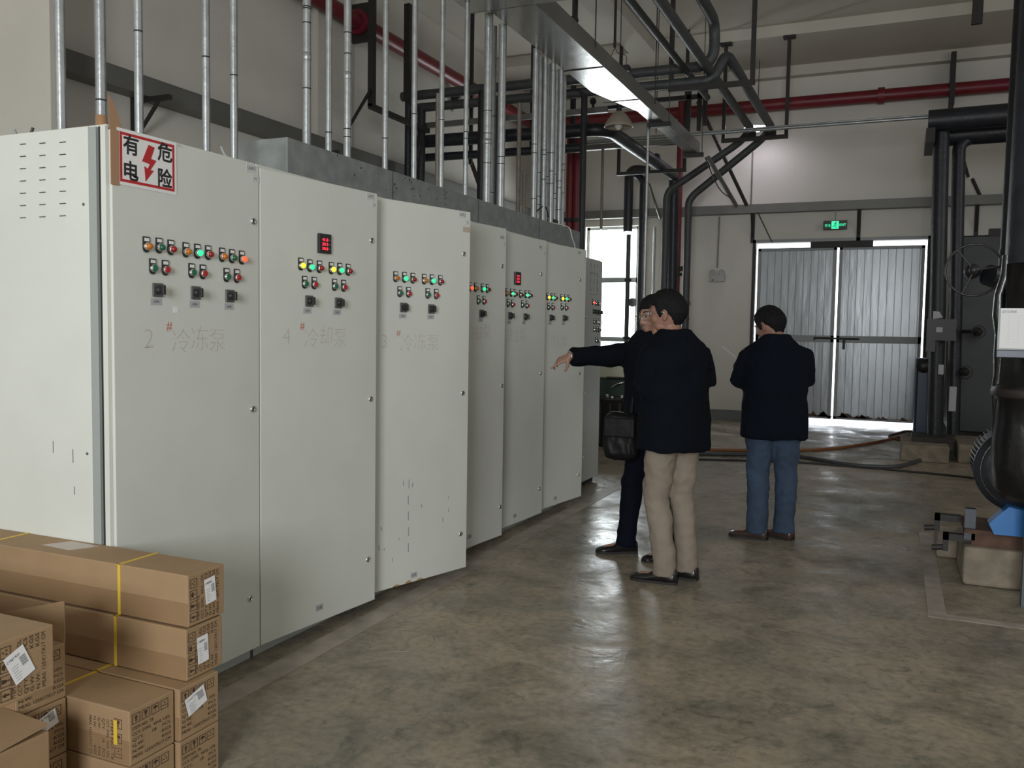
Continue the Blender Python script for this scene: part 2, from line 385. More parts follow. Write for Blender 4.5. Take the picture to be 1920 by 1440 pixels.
def switch_mesh():
    if 'sw' in _LM: return _LM['sw']
    b = MB(); b.bbox((0, -.024, -.026), (.008, .024, .026), M_greyplate, .002)
    b.lathe((.008, 0, 0), (1, 0, 0), [(0, .017), (.014, .015), (.016, .013), (.016, 0)], M_blackplastic, 20)
    b.bbox((.02, -.006, -.018), (.040, .006, .018), M_blackplastic, .003)
    o = b.build('x'); me = o.data; bpy.data.objects.remove(o); _LM['sw'] = me; return me
def lock_mesh():
    if 'lk' in _LM: return _LM['lk']
    b = MB(); b.lathe((0, 0, 0), (1, 0, 0), [(0, .0145), (.005, .0145), (.008, .012), (.008, .008), (.003, .007), (.003, 0)], M_chrome, 20)
    b.box((.003, -.0025, -.007), (.007, .0025, .007), M_gap)
    o = b.build('x'); me = o.data; bpy.data.objects.remove(o); _LM['lk'] = me; return me
def place(name, me, parent, x, u, z, label=None):
    o = bpy.data.objects.new(name, me); COL.objects.link(o); o.parent = parent; o.location = (x, u, z)
    if label: o['label'] = label
    return o
COLN = {'amber': 'unlit amber indicator lamp', 'green': 'unlit green indicator lamp', 'red': 'unlit red indicator lamp', 'dark': 'unlit dark red indicator lamp',
        'white': 'clear indicator lamp', 'AMBER': 'lit yellow indicator lamp', 'GREEN': 'lit green indicator lamp', 'RED': 'lit red indicator lamp'}
def plate(parent, name, u, z, w_, h_, lines, M=M_sticker, x=.001, ink=M_stkprint, size=None, label=None):
    b = MB(); b.box((0, -w_/2, -h_/2), (x, w_/2, h_/2), M)
    for k, s in enumerate(lines):
        sz = size or h_*.5/len(lines)
        v = h_/2 - h_*(k+.5)/len(lines)
        put_text(b, s, lambda a, c, v=v: V((x+.0006, a, v+c)), sz, ink, width=min(w_*.8, len(s)*sz*.62) if len(s) > 2 else None)
    o = b.build(name, parent); o.location = (.0, u, z)
    if label: o['label'] = label
    return o
CAB = [
 dict(lab='nearest cream switch cabinet of the row, with the danger sign on its closed door',
  lamps=[(273,462,'amber'),(297,464,'green'),(319,467.5,'red'),(347,472,'amber'),(368.7,474.5,'GREEN'),(389,477,'red'),(415,481,'amber'),(433.6,483.6,'green'),(452,486,'RED')],
  btn=[(285,503),(308.6,505.5),(358,511),(379,513),(423.4,518.8),(442.7,520.6)], sw=[(294.5,543.8),(365.6,549),(429.7,555)], pl=[(292.5,565.5),(364.5,570.6),(429,575)],
  lock=[(473.7,415),(473,767),(468,1122)], np=(471,320), tag='1AW1', hand=('2   冷冻泵', 350, 634)),
 dict(lab='second cream switch cabinet, with a red digital meter above two lit yellow lamps',
  lamps=[(563,498,'AMBER'),(580,501,'GREEN'),(597.7,503,'red'),(620,505.5,'AMBER'),(635.8,507,'GREEN'),(651.7,508.5,'red')],
  btn=[(570,532),(587.9,533.5),(626,536.7),(643,538.5)], sw=[(578.5,564.5),(633.6,568)], pl=[(576,582.7),(631.6,585.5)],
  lock=[(696,450.8),(694,748),(689,1049)], np=(695,372), tag='1AW2', meter=(606,457), hand=('4   冷却泵', 592, 630), foot=(599,1139)),
 dict(lab='third cream switch cabinet, its door widest ajar with dark scuffs near the bottom',
  lamps=[(741,521.4,'amber'),(757.4,522.5,'GREEN'),(773,524,'red'),(794.4,525.8,'amber'),(809,526.8,'GREEN'),(824.6,528,'red')],
  btn=[(748.7,549.4),(765,550.5),(801,552.5),(817,553.8)], sw=[(756,576.5),(808,579.4)], pl=[(754.8,592.5),(807.5,594.3)],
  lock=[(869,476),(867,737),(863,1001)], np=(867,406), tag='1AW3', hand=('3   冷冻泵', 770, 640), foot=(776,1078)),
 dict(lab='fourth switch cabinet of the row, with a single selector switch and lit red lamp',
  lamps=[(880.6,540,'RED'),(890.8,541,'amber'),(903.5,542,'GREEN'),(912.7,543,'dark')],
  btn=[(896,564.5),(906.6,565)], sw=[(902,588)], pl=[(901,600)], lock=[(941,499),(940,723),(937,950)], np=(941,448), tag='1AW4', hand=('冷却泵', 898, 622), foot=(880,1006)),
 dict(lab='fifth switch cabinet of the row, with a red meter above two lit green lamps',
  lamps=[(949,550,'amber'),(957.8,550.8,'GREEN'),(964.6,551.5,'dark'),(975,553,'dark'),(985,553.5,'GREEN'),(992,554,'dark')],
  btn=[(951.7,570),(960,571),(978.4,572),(987,573)], sw=[(955.5,592),(983.7,594)], pl=[(954.7,604),(982,605)], lock=[(1014,514),(1013,700),(1011,916)], np=(1013,466), tag='1AW5', meter=(968.5,522), hand=('冷冻泵', 968, 628), foot=(965,967)),
 dict(lab='sixth switch cabinet, the one behind the pointing hand, with two lit yellow lamps',
  lamps=[(1025.8,557.6,'AMBER'),(1033.7,558.4,'GREEN'),(1040,559,'dark'),(1051.7,560,'AMBER'),(1059,560.4,'GREEN'),(1065.5,561,'dark')],
  btn=[(1027.7,576.4),(1035.7,576.7),(1052.8,576.9),(1061,577.5)], sw=[(1032,595.8),(1057,596.6)], pl=[(1030.8,606),(1056,607)], lock=[(1087,524.8),(1086,700),(1084,890)], np=(1086,476), tag='1AW6', hand=('冷却泵', 1048, 640), foot=(1041,934))]
M_hand = mat('faded_red_marker', (.56, .51, .45), .7)
M_hand2 = mat('red_marker', (.58, .20, .15), .7)
def cabinet(i, C):
    y0, y1 = SE[i], SE[i+1]; W = y1-y0
    root = thing('switch_cabinet', C['lab'], 'electrical cabinet', (XF, y0, 0), 0, 'row of tall cream switch cabinets')
    b = MB(); b.bbox((-.92, .002, .06), (-.022, W-.002, 2.20), M_cab, .006)
    b.box((-.90, .01, 0), (-.05, W-.01, .06), M_cabgrey)
    if i == 0:
        # side panel strips, screws and louvres
        b.box((-.095, -.010, .07), (-.060, .002, 2.19), M_trim); b.box((-.050, -.008, .07), (-.040, .002, 2.19), M_gap); b.box((-.036, -.012, .07), (-.012, .002, 2.19), M_cab)
    b.build('carcass', root)
    if i == 0:
        sp = MB(); sp.bbox((-.90, -.010, .075), (-.10, 0, 2.195), M_cab, .003)
        for z in (1.92, 1.02, .2): sp.lathe((-.125, -.010, z), (0, -1, 0), [(0, .006), (.002, .005), (.002, 0)], M_greyplate, 10)
        sp = sp.build('side_panel', root)
        for (cx, cy, l) in ((100, 838, .045), (137, 855, .05), (140, 920, .03)):
            p = onY(cx, cy, 2.27); sc = MB(); sc.box((p.x-XF-.0012, -.0112, p.z-l/2), (p.x-XF+.0012, -.010, p.z+l/2), M_stkprint); sc.build('scratch', root)
        for px in (43.5, 80, 118):
            for k in range(7):
                p0 = onY(px, 270+23*k - (px-43)*.05, 2.27); x = p0.x-XF; z = p0.z
                v = MB(); v.prism([(-.016, 0), (.016, 0), (.011, .006), (-.011, .006)], 0, .0045, M_cab, lambda u, q, d, x=x, z=z: V((x+u, -.010-d*(1-q/.006), z+q)))
                v.box((x-.0155, -.0122, z-.0022), (x+.0155, -.0098, z), M_gap); v.build('louvre', root)
    # door
    d = MB(); d.bbox((-.020, .003, BOT), (0, W-.003, TOP), M_cab, .003)
    if ANG[i]: d.box((-.034, .02, BOT+.02), (-.020, W-.02, TOP-.02), M_cabgrey)
    door = d.build('door', root); door.rotation_euler = (0, 0, -ANG[i])
    U = lambda px, py: dpl(i, px, py)
    for px, py, c in C['lamps']:
        u, z = U(px, py); place('indicator_lamp', lamp_mesh(c, 'lamp'), door, 0, u, z, COLN[c])
    for k, (px, py) in enumerate(C['btn']):
        u, z = U(px, py); c = 'btn_green' if k % 2 == 0 else 'btn_red'; place('push_button', lamp_mesh(c, 'btn'), door, 0, u, z, 'green push button' if k % 2 == 0 else 'red push button')
    for px, py in C['sw']: u, z = U(px, py); place('selector_switch', switch_mesh(), door, 0, u, z)
    for px, py in C['pl']: u, z = U(px, py); plate(door, 'name_plate', u, z, .055, .026, ['水泵转换'], size=.011)
    for px, py in C['lock']: u, z = U(px, py); place('door_lock', lock_mesh(), door, 0, u, z)
    u, z = U(*C['np']); u = min(u, W-.036); plate(door, 'name_label', u, z+.01, .06, .035, [C['tag']], size=.026, M=M_namelabel)
    plate(door, 'small_label', W-.026, z-.03, .045, .03, ['380V'], size=.008, M=M_namelabel)
    if 'meter' in C:
        u, z = U(*C['meter'])
        mm = MB(); mm.bbox((0, -.041, -.046), (.016, .041, .046), M_blackplastic, .003)
        for r_, s in enumerate(('41.0', '20.5', '38.8')):
            put_text(mm, s, lambda a, c, r_=r_: V((.0168, a-.004, .018-r_*.021+c)), .019, M_reddig, bold=.02, width=.040)
        for r_ in range(3): mm.box((.016, .022, .017-r_*.021), (.0165, .038, .0185-r_*.021), M_trim)
        mm = mm.build('digital_meter', door); mm.location = (0, u, z); mm['label'] = 'black panel meter with red digits'
    if 'hand' in C:
        s, px, py = C['hand']; u, z = U(px, py); chs = [c for c in s if c != ' ']; nC = len(chs)
        for q_, ch in enumerate(chs):
            hb = MB(); uo = (-.19, -.03, .07, .17)[q_] if nC == 4 else (-.10, 0, .10)[q_]
            put_text(hb, ch, lambda a, c: V((.0006, u+uo+a, z+c-.01*(q_ % 2))), .105, M_hand, bold=-.018)
            hb.build('handwritten_character', door)['label'] = 'faded red handwritten character'
        if ' ' in s:
            h2 = MB(); put_text(h2, '#', lambda a, c: V((.0011, u-.09+a, z+.045+c)), .05, M_hand2); h2.build('handwritten_mark', door)
    if 'foot' in C:
        u, z = U(*C['foot']); plate(door, 'worn_sticker', u, z, .05, .03, ['合格'], M=M_greyplate if False else M_sticker, size=.018)
    if i == 2:
        random.seed(11)
        for k in range(16):
            u = random.uniform(.12, .75); z = random.uniform(.2, .62); l = random.uniform(.008, .03)
            if k < 5: u = .335+random.uniform(-.004, .004); z = .24+k*.09; l = .05
            MB().box((0, u, z), (.0006, u+.003, z+l), M_stkprint).build('scuff_mark', door)
        for k in range(3):
            u = .22+k*.09; MB().prism([(u, BOT+.002), (u+.06, BOT+.002), (u+.035, BOT+.012+.006*(k % 2)), (u+.01, BOT+.010)], 0, .0006, mat('rust_stain', (.42, .27, .13), .8), lambda a, c, q: V((q, a, c))).build('rust_stain', door)
        plate(door, 'torn_sticker', W-.036, 2.075, .06, .03, [], M=mat('torn_beige_tape', (.5, .42, .34), .6))
    if i == 0:
        u, z = U(329.4, 581); plate(door, 'white_sticker', u, z, .022, .022, [], M=M_white)
    return root, door
cabs = [cabinet(i, C) for i, C in enumerate(CAB)]

# danger sign, taped on the first door (a sheet of its own, held by brown tape)
def onD0(px, py): u, z = dpl(0, px, py); return V((XF, SE[0]+u, z))
a = onD0(218, 238); b_ = onD0(332, 268); c_ = onD0(329, 366)
sy0, sy1 = a.y, (b_.y+c_.y)/2; sz1 = (a.z+b_.z)/2; sz0 = (onD0(219, 345).z + c_.z)/2
sg = MB(); X0 = XF+.002; sg.box((X0-.001, sy0, sz0), (X0, sy1, sz1), M_white)
for u0, u1, v0, v1 in ((.012, .022, .0225, -.0225), (-.022, -.012, .0225, -.0225), (.012, -.012, .012, .022), (.012, -.012, -.022, -.012)):
    f = lambda t, lo, hi: lo+t if t > 0 else hi+t
    sg.box((X0, f(u0, sy0, sy1), f(v0, sz0, sz1)), (X0+.0006, f(u1, sy0, sy1), f(v1, sz0, sz1)), mat('sign_red', (.48, .012, .015), .45))
sgo = sg.build('danger_sign', label='white danger sign with red border and black characters taped to the first cabinet door', cat='sign')
M_signink = mat('sign_black', (.012, .012, .012), .5)
SW, SH = sy1-sy0, sz1-sz0
for ch, fu, fv in (('有', .22, .74), ('电', .22, .28), ('危', .79, .76), ('险', .79, .28)):
    t = MB(); put_text(t, ch, lambda a_, c: V((X0+.0009, sy0+SW*fu+a_, sz0+SH*fv+c)), .074, M_signink, bold=.022); t.build('character', sgo)
bl = MB(); pts = [(.0, .5), (.22, .5), (.08, .14), (.30, .14), (.06, -.22), (.22, -.22), (-.12, -.62), (-.14, -.16), (-.02, -.20), (.06, -.02), (-.22, -.02)]
pts = [(.02, .5), (.24, .46), (.10, .12), (.30, .10), (.08, -.20), (.20, -.20), (-.10, -.55), (-.14, -.12), (-.02, -.18), (.06, -.04), (-.22, .0)]
bl.prism(pts, 0, .0008, MATS['sign_red'], lambda u, v, q: V((X0+.0004+q, sy0+SW*.5+u*.13, sz0+SH*.5+v*.13))); bl.build('lightning_arrow', sgo)
M_btape = mat('brown_packing_tape', (.36, .20, .10), .3)
tp = MB(); tp.box((XF+.0005, sy0-.028, sz0-.005), (XF+.0035, sy0+.008, 2.18), M_btape)
tp.prism([(sy0-.03, 2.18), (sy0+.03, 2.18), (sy0-.01, 2.27), (sy0-.035, 2.30)], 0, .001, M_btape, lambda u, v, q: V((XF+.0005+q, u, v)))
tp.build('packing_tape', label='strip of brown packing tape sticking up above the danger sign', cat='tape')

# control cabinet at the end of the row
root = thing('control_cabinet', 'narrow grey control cabinet at the far end of the row with a black handle', 'electrical cabinet', (-2.67, 7.14, 0))
b = MB(); b.bbox((-.8, 0, .05), (-.02, 1.11, 2.18), M_cabgrey, .006); b.box((-.78, .02, 0), (-.05, 1.09, .05), M_gap); b.build('carcass', root)
d = MB().bbox((-.02, .005, .06), (0, .585, 2.17), M_cabgrey, .003).build('door', root)
hh = MB(); hh.bbox((0, .36, 1.42), (.03, .40, 1.50), M_blackplastic, .006); hh.bbox((.03, .365, 1.44), (.05, .46, 1.47), M_blackplastic, .006); hh.build('door_handle', d)
d2 = MB().bbox((-.02, .605, .06), (0, 1.105, 2.17), M_cabgrey, .003).build('door', root)
def c7(px, py): p = onX(px, py, -2.67); return p.y-7.14, p.z
for px, py, c in ((1111,567.6,'RED'),(1117,569,'dark'),(1121.5,569.5,'white'),(1113.5,603.5,'dark'),(1118,604,'white'),(1123,604.6,'white'),(1113.5,618,'green'),(1118,618.4,'dark'),(1122,619,'dark'),(1117,638.6,'green'),(1121,638.8,'white')):
    u, z = c7(px, py); place('indicator_lamp', lamp_mesh(c, 'lamp'), d2, 0, u, z, COLN[c])
for px, py in ((1112.5,584),(1118,585),(1123,586)): u, z = c7(px, py); place('selector_switch', switch_mesh(), d2, 0, u, z)
b = MB(); u0, z0 = c7(1105, 552); u1, z1 = c7(1120, 514)
for k in range(3):
    for j in range(4): b.box((0, u0+.03+k*.1, z0+.03+j*.075), (.001, u0+.036+k*.1, z0+.075+j*.075), M_stkprint)
b.box((0, u0, z0), (.001, u1, z0+.004), M_stkprint); b.box((0, u0, z1), (.001, u1, z1+.004), M_stkprint); b.box((0, u1-.004, z0), (.001, u1, z1), M_stkprint); b.build('printed_diagram', d2)
for z in (1.62, .9, .3): place('door_lock', lock_mesh(), d2, 0, .625, z)
tor = MB(); tor.torus((-.08, .78, 2.20), (1, .2, 0), .022, .006, M_steel, 20, 6); tor.build('lifting_eye', root)

# galvanised trunking box on top of the cabinets
b = MB(); b.bbox((-3.14, 3.56, 2.205), (-2.80, 7.93, 2.43), M_galv, .003)
random.seed(5)
tk = b.build('cable_trunking', label='long galvanised sheet metal trunking lying on top of the cabinets', cat='cable trunking')
sp = MB()
for k in range(34):
    y = random.uniform(4.55, 5.25) if k < 26 else random.uniform(3.8, 7.6); z = random.uniform(2.30, 2.42); s = random.uniform(.003, .007)
    sp.prism([(y-s, z-s), (y+s, z-s*.6), (y+s*.6, z+s), (y-s*.8, z+s*.7)], 0, .0006, M_gap, lambda u, v, q: V((-2.7999+q, u, v)))
sp.build('dark_spots', tk)
for y in (4.55, 5.72, 6.9): MB().box((-2.80, y-.002, 2.21), (-2.7985, y+.002, 2.425), M_gap).build('sheet_joint', tk)

# vertical conduits
def conduit(name, px, py, X, zb, zt, r, label, M=None, group=None, marks=0):
    p = onX(px, py, X); b = MB(); M = M or M_cond
    b.tube([(X, p.y, zb), (X, p.y, zt)], r, M, 16)
    if marks:
        random.seed(int(px))
        for k in range(marks):
            z = random.uniform(zb+.1, min(zt, 3.2)); b.lathe((X, p.y, z), (0, 0, 1), [(0, r*1.012), (.006, r*1.012)], M_gap, 16)
        if marks > 3: b.lathe((X, p.y, zb+.45), (0, 0, 1), [(0, r), (.002, r*1.08), (.04, r*1.08), (.042, r)], M, 16)
    return b.build(name, label=label, cat='conduit', group=group)
G1 = 'galvanised conduits rising from the cabinets'
DZ = 3.845
for px, py, X, zb, zt, r, lab, mk in (
  (115,233,-2.90,2.20,CZ,.0185,'shiny vertical conduit beside the pale column, leftmost of the conduits on the cabinets',1),
  (190,228,-2.90,2.20,CZ,.020,'vertical conduit with brown tape round its foot, on the corner of the first cabinet',1),
  (261,240,-2.90,2.20,CZ,.0175,'vertical conduit rising just behind the danger sign',1),
  (387,280,-2.90,2.20,CZ,.0175,'vertical conduit in front of the wall bracket, left of the pair near the trunking end',1),
  (439,293,-2.90,2.20,CZ,.0175,'vertical conduit standing just left of the trunking end',1),
  (575,265,-2.88,2.43,CZ,.022,'scratched thick conduit, first one standing on the trunking',4),
  (616,282,-2.88,2.43,CZ,.018,'thin conduit between the two scratched thick ones on the trunking',1),
  (651,293,-2.88,2.43,CZ,.022,'scratched thick conduit, third one standing on the trunking',5),
  (721.7,318,-2.88,2.43,CZ,.018,'conduit on the trunking between the two dark hanger posts',1),
  (775.6,338,-2.88,2.43,CZ,.0185,'conduit on the trunking just right of the short black post',1),
  (826.7,357,-2.88,2.43,CZ,.0175,'conduit on the trunking, middle of the group before the grey tray',1),
  (872,371,-2.88,2.43,CZ,.0175,'conduit on the trunking with a clamp near the top, last before the tray',2),
  (912,384,-2.88,2.43,DZ,.031,'thickest conduit rising into the near part of the overhead tray',5),
  (922,387,-2.96,2.43,DZ,.022,'conduit tucked close behind the thickest one under the overhead tray',2),
  (938,392,-2.88,2.43,DZ,.030,'wide pale conduit rising into the overhead tray beside the thickest one',2)):
    conduit('conduit', px, py, X, zb, zt, r, lab, None, G1, mk)
wl = ['first', 'second', 'third', 'fourth', 'fifth', 'sixth', 'seventh', 'eighth']
for k, (px, py) in enumerate(((1000,407),(1009,410),(1018,412),(1024.5,415),(1032,418),(1040,421),(1047,424),(1053.5,427))):
    conduit('conduit', px, py, -2.86-.05*(k % 2), 2.43, DZ, (.026, .024, .019, .017, .022, .026, .021, .018)[k],
            'galvanised conduit, %s from the left in the tight bundle of eight under the tray' % wl[k], None, G1, 3)
rust = mat('weathered_conduit', (.22, .20, .17), .5, .5, var=.2, vscale=20)
conduit('conduit', 820, 353, -3.4, 2.2, 3.35, .02, 'thin weathered brown conduit behind the trunking left of the black riser', rust)
conduit('conduit', 971, 401, -3.3, 2.2, 3.6, .02, 'thin dark conduit with a coupling standing behind the trunking near the wide pale one', rust)
conduit('conduit', 982, 404, -3.3, 2.2, 3.0, .018, 'short thin conduit behind the trunking beside the conduit bundle', rust)
tp = MB(); p = onX(190, 228, -2.90); tp.lathe((-2.90, p.y, 2.24), (0, 0, 1), [(0, .0215), (.07, .022), (.071, .020)], M_btape, 16); tp.build('tape_wrap', label='brown tape wrapped round the foot of the corner conduit', cat='tape')
# loose wire ends on top of the cabinets
for (px, py, z, s, lab) in ((38, 240, 2.2, -1, 'short stub of grey cable on the corner top of the first cabinet'), (50, 236, 2.2, 1, 'short dark wire end curling up from the first cabinet top'), (427, 296, 2.2, -1, 'pale bent wire end on the cabinet top beside the trunking end')):
    p = onX(px, py, -2.62 if px > 300 else -3.0); p.z = z
    if px < 100: p = onY(px, py, 2.4); p.z = z
    b = MB().tube(bend([p, p+V((.02*s, 0, .02)), p+V((.035*s, .0, .05))], .02), .006, M_greypipe if s > 0 else M_trim, 8); b.build('loose_wire', label=lab, cat='wire')
b = MB(); p0 = onX(1068, 436, -2.80)
pts = [V((-2.85, p0.y-.5, 2.438)), V((-2.82, p0.y-.1, 2.45)), V((-2.795, p0.y, 2.435)), V((-2.790, p0.y+.03, 2.36)), V((-2.790, p0.y+.12, 2.29)), V((-2.79, p0.y+.15, 2.2))]
b.tube(bend(pts, .05), .005, M_white, 8); b.build('white_cable', label='thin white cable hanging over the far end of the trunking', cat='cable')
b = MB(); p0 = onX(1030, 424, -2.9); b.bbox((-2.93, p0.y-.06, 2.431), (-2.85, p0.y+.1, 2.49), M_blackplastic, .01)
b.tube(bend([(-2.88, p0.y-.05, 2.45), (-2.86, p0.y-.2, 2.6), (-2.86, p0.y-.42, 2.50), (-2.88, p0.y-.5, 2.436)], .08), .006, M_blackplastic, 8)
b.build('power_adapter', label='small black power adapter with looped lead lying on the trunking', cat='adapter')
# ================================================================== overhead tray, pipes and hangers
b = MB(); zb, zt = 3.835, 3.965
xl = lambda y: -2.84 if y < 8.3 else (-2.84+.215*min(1, (y-8.3)/.9))
ys = [2.6, 4.4, 6.0, 8.3, 8.6, 8.9, 9.2, 10.4, 11.65]
for a, c in zip(ys[:-1], ys[1:]):
    b.add([(xl(a), a, zb), (-2.475, a, zb), (-2.475, c, zb), (xl(c), c, zb), (xl(a), a, zt), (-2.475, a, zt), (-2.475, c, zt), (xl(c), c, zt)],
          [(0, 3, 2, 1), (4, 5, 6, 7), (0, 4, 7, 3), (1, 2, 6, 5)] + ([(0, 1, 5, 4)] if a == ys[0] else []) + ([(3, 7, 6, 2)] if c == ys[-1] else []), M_duct)
tray = b.build('overhead_cable_tray', label='wide grey overhead cable tray that narrows towards the far wall', cat='cable tray')
MB().box((-2.474, 2.6, 3.83), (-2.470, 11.65, 3.985), M_tray).build('side_rail', tray)
b = MB(); b.box((-2.95, 5.35, 3.80), (-2.2, 5.85, 3.834), M_duct); b.box((-2.95, 5.85, 3.80), (-2.2, 5.865, 3.86), M_tray)
b.build('branch_plate', label='cross sheet under the near end of the overhead cable tray', cat='cable tray')
for y in (7.55, 8.72): MB().box((-2.86, y-.004, 3.829), (-2.475, y+.004, 3.8355), M_gap).build('sheet_seam', tray)
def rod(name, x, y, z0, z1, r, M, lab, cat='hanger rod'): MB().tube([(x, y, z0), (x, y, z1)], r, M, 8).build(name, label=lab, cat=cat)
for y, w0, n_ in ((9.75, -2.66, 'nearer'), (11.55, -2.66, 'farther')):
    b = MB(); b.box((w0, y-.03, 3.78), (-2.40, y+.03, 3.833), M_steel); br = b.build('tray_bracket', label='%s small bracket hanging under the narrow end of the cable tray' % n_, cat='bracket')
    MB().tube([(-2.42, y, 3.8), (-2.42, y, CZ)], .005, M_steel, 8).build('hanger_rod', br)
for y, n_ in ((7.2, 'nearest'), (9.2, 'middle')):
    rod('hanger_rod', -2.44, y, 3.9, CZ, .006, M_steel, '%s thin dark rod holding up the overhead cable tray' % n_)
p = onY(1216, 215, 9.9); rod('thin_conduit', p.x, 9.9, .0, p.z, .018, M_cond, 'thin grey conduit dropping from under the tray past the big elbow', 'conduit')

# helper for pipes
def pipe(name, pts, r, M, lab, cat='pipe', rb=.18, n=16, group=None, bands=None):
    b = MB(); b.tube(bend(pts, rb, 6), r, M, n); o = b.build(name, label=lab, cat=cat, group=group)
    for (c, ax, rr, ww) in (bands or []):
        MB().lathe(c, ax, [(-ww/2, r), (-ww/2, rr), (ww/2, rr), (ww/2, r)], M_steel, 24, False).build('flange', o)
    return o
YA = 10.3
zA = 4.60; zB = 4.42
# two level pipes crossing behind the tray
x757, x791, x905, x935 = -6.10, -5.90, -5.0, -4.78
pipe('insulated_pipe', [(-6.2, YA, zA-.02), (-2.05, YA, zA-.04), (-2.05, YA, 5.05), (-2.05, 2.5, 5.12)], .062, M_greypipe, 'dark insulated pipe crossing level behind the tray and turning up towards the camera', rb=.22)
pipe('insulated_pipe', [(-6.1, YA+.02, zB+.0), (-2.06, YA+.02, zB-.02), (-1.93, YA+.1, zB+.30), (-1.82, YA+.45, zB+.12), (-1.80, YA+.6, 4.50), (-1.80, 13.4, 4.50), (-2.0, 13.75, 4.40), (-3.02, 13.9, 3.66), (-3.1, 13.9, 3.55), (-3.1, 13.9, .05)], .058, M_greypipe, 'lower insulated pipe humping over the hanger, right one of two running to the far wall', rb=.12)
pipe('insulated_pipe', [(-2.09, 3.0, 4.50), (-2.09, 13.4, 4.50), (-2.3, 13.7, 4.38), (-3.38, 13.75, 3.72), (-3.42, 13.75, 3.60), (-3.42, 13.75, .05)], .055, M_greypipe, 'insulated pipe running overhead to the far hanger, left one of two, then slanting down', rb=.14)
pipe('insulated_pipe', [(-2.36, 3.0, 4.52), (-2.36, 11.5, 4.52)], .04, M_greypipe, 'thinner insulated pipe running overhead above the tray and ending short', rb=.1)
for x, z, r, lab in ((x757, zA, .050, 'black insulated riser beside the left wall under the two level pipes'), (x791, zB, .055, 'black insulated riser just right of the riser by the left wall'),
                     (x905, zA, .060, 'black insulated riser behind the thickest conduit'), (x935, zB, .055, 'black insulated riser behind the wide pale conduit')):
    pipe('insulated_riser', [(x, YA, 0.0), (x, YA, z)], r, M_blackpipe, lab)
xr = onY(1096, 170, YA).x
pipe('insulated_riser', [(xr-.5, YA, zB+.0), (xr, YA, zB), (xr, YA, .0)], .04, M_blackpipe, 'slim dark riser dropping right of the two red risers', rb=.1)
# grey angle bar below the two pipes
p0 = onY(769, 214, YA+.25); p1 = onY(1140, 178, YA+.25)
MB().box((p0.x, YA+.22, 4.20), (p1.x, YA+.27, 4.27), M_tray).build('support_bar', label='long thin grey support bar under the two level pipes', cat='support bar')
# trapeze hanger under the two level pipes
def trapeze(x0, x1, y, zbar, ztop, wdt, lab, plates=False, shoes=()):
    t = thing('trapeze_hanger', lab, 'pipe hanger', ((x0+x1)/2, y, zbar)); q = V(t.location)
    MB().box((x0-q.x-wdt/2, -wdt/2, -wdt/2), (x1-q.x+wdt/2, wdt/2, wdt/2), M_steel).build('cross_bar', t)
    for x in (x0, x1):
        MB().box((x-q.x-wdt*.45, -wdt*.4, 0), (x-q.x+wdt*.45, wdt*.4, ztop-zbar), M_steel).build('hanger_post', t)
        if plates: MB().box((x-q.x-.085, -.06, ztop-zbar-.035), (x-q.x+.085, .06, ztop-zbar), M_steel).build('ceiling_plate', t)
    for x in shoes: MB().bbox((x-q.x-.055, -.05, wdt/2), (x-q.x+.055, .05, wdt/2+.10), M_steel, .01).build('pipe_shoe', t)
    return t
trapeze(-2.545, -1.61, YA-.0, 4.33, CZ, .055, 'dark trapeze hanger with tall posts under the level pipe elbows')
trapeze(-2.51, -1.60, 13.5, 4.38, 5.82, .055, 'dark trapeze hanger with two T topped posts near the lit lamp', True, (-2.09, -1.80))
pa = onY(1168, 180, 13.2); pb = onY(1294, 170, 13.2)
trapeze(-4.05, -3.02, 13.2, onY(1230, 322, 13.2).z, CZ, .05, 'dark trapeze hanger carrying the big slanting pipe before the far wall', False)
# left wall side hanger: post and bars
pz = onY(697, 200, 8.9)
t = thing('wall_hanger', 'tall dark post with horizontal bars hanging near the left wall', 'pipe hanger', (pz.x, 8.9, pz.z)); L0 = V(t.location)
MB().box((-.035, -.035, 0), (.035, .035, CZ-L0.z), M_steel).build('hanger_post', t)
MB().box((-.03, -.035, -.03), (.03, 1.35, .03), M_steel).build('cross_bar', t)
b = MB(); q0 = onX(748, 232, L0.x); q1 = onX(727, 318, L0.x); b.tube([V((0, 1.2, -.02)), V((0, .55, 2.46-L0.z))], .02, M_steel, 8); b.build('diagonal_strut', t)
b = MB(); b.tube([V((0, .0, .22)), V((-.05, onX(588, 248, -6.3).y-8.9, onX(588, 248, -6.3).z-L0.z))], .02, M_steel, 8); b.build('diagonal_strut', t)
pz = onY(765, 100, 9.9); MB().box((pz.x-.04, 9.86, 4.4), (pz.x+.04, 9.94, onY(768, 8, 9.9).z), M_steel).build('hanger_post', label='short black post with a flat top standing above the level pipes', cat='hanger post')
pz = onY(885, 100, 10.9); MB().box((pz.x-.022, 10.88, 3.75), (pz.x+.022, 10.92, CZ), M_steel).build('hanger_post', label='thin dark post behind the last conduit before the tray', cat='hanger post')
pz = onY(1001, 120, 11.0); MB().box((pz.x-.03, 10.97, 3.9), (pz.x+.03, 11.03, CZ), M_steel).build('hanger_post', label='dark post left of the bundle of eight conduits', cat='hanger post')
pz = onY(1075, 180, 11.2); MB().box((pz.x-.03, 11.17, 3.95), (pz.x+.03, 11.23, CZ), M_steel).build('hanger_post', label='dark post right of the conduit bundle above the big elbow pipe', cat='hanger post')
# thin rod frame behind
b = MB(); a0 = onY(783, 278, 12.6); a1 = onY(885, 270, 12.6)
b.tube([a0, a1], .022, M_steel, 8); c0 = onY(840, 274, 12.6); b.tube([c0, V((c0.x-.03, 12.6, 2.0))], .028, M_steel, 8); b.build('rod_frame', label='thin dark rod frame seen between the conduits above the trunking', cat='rod frame')

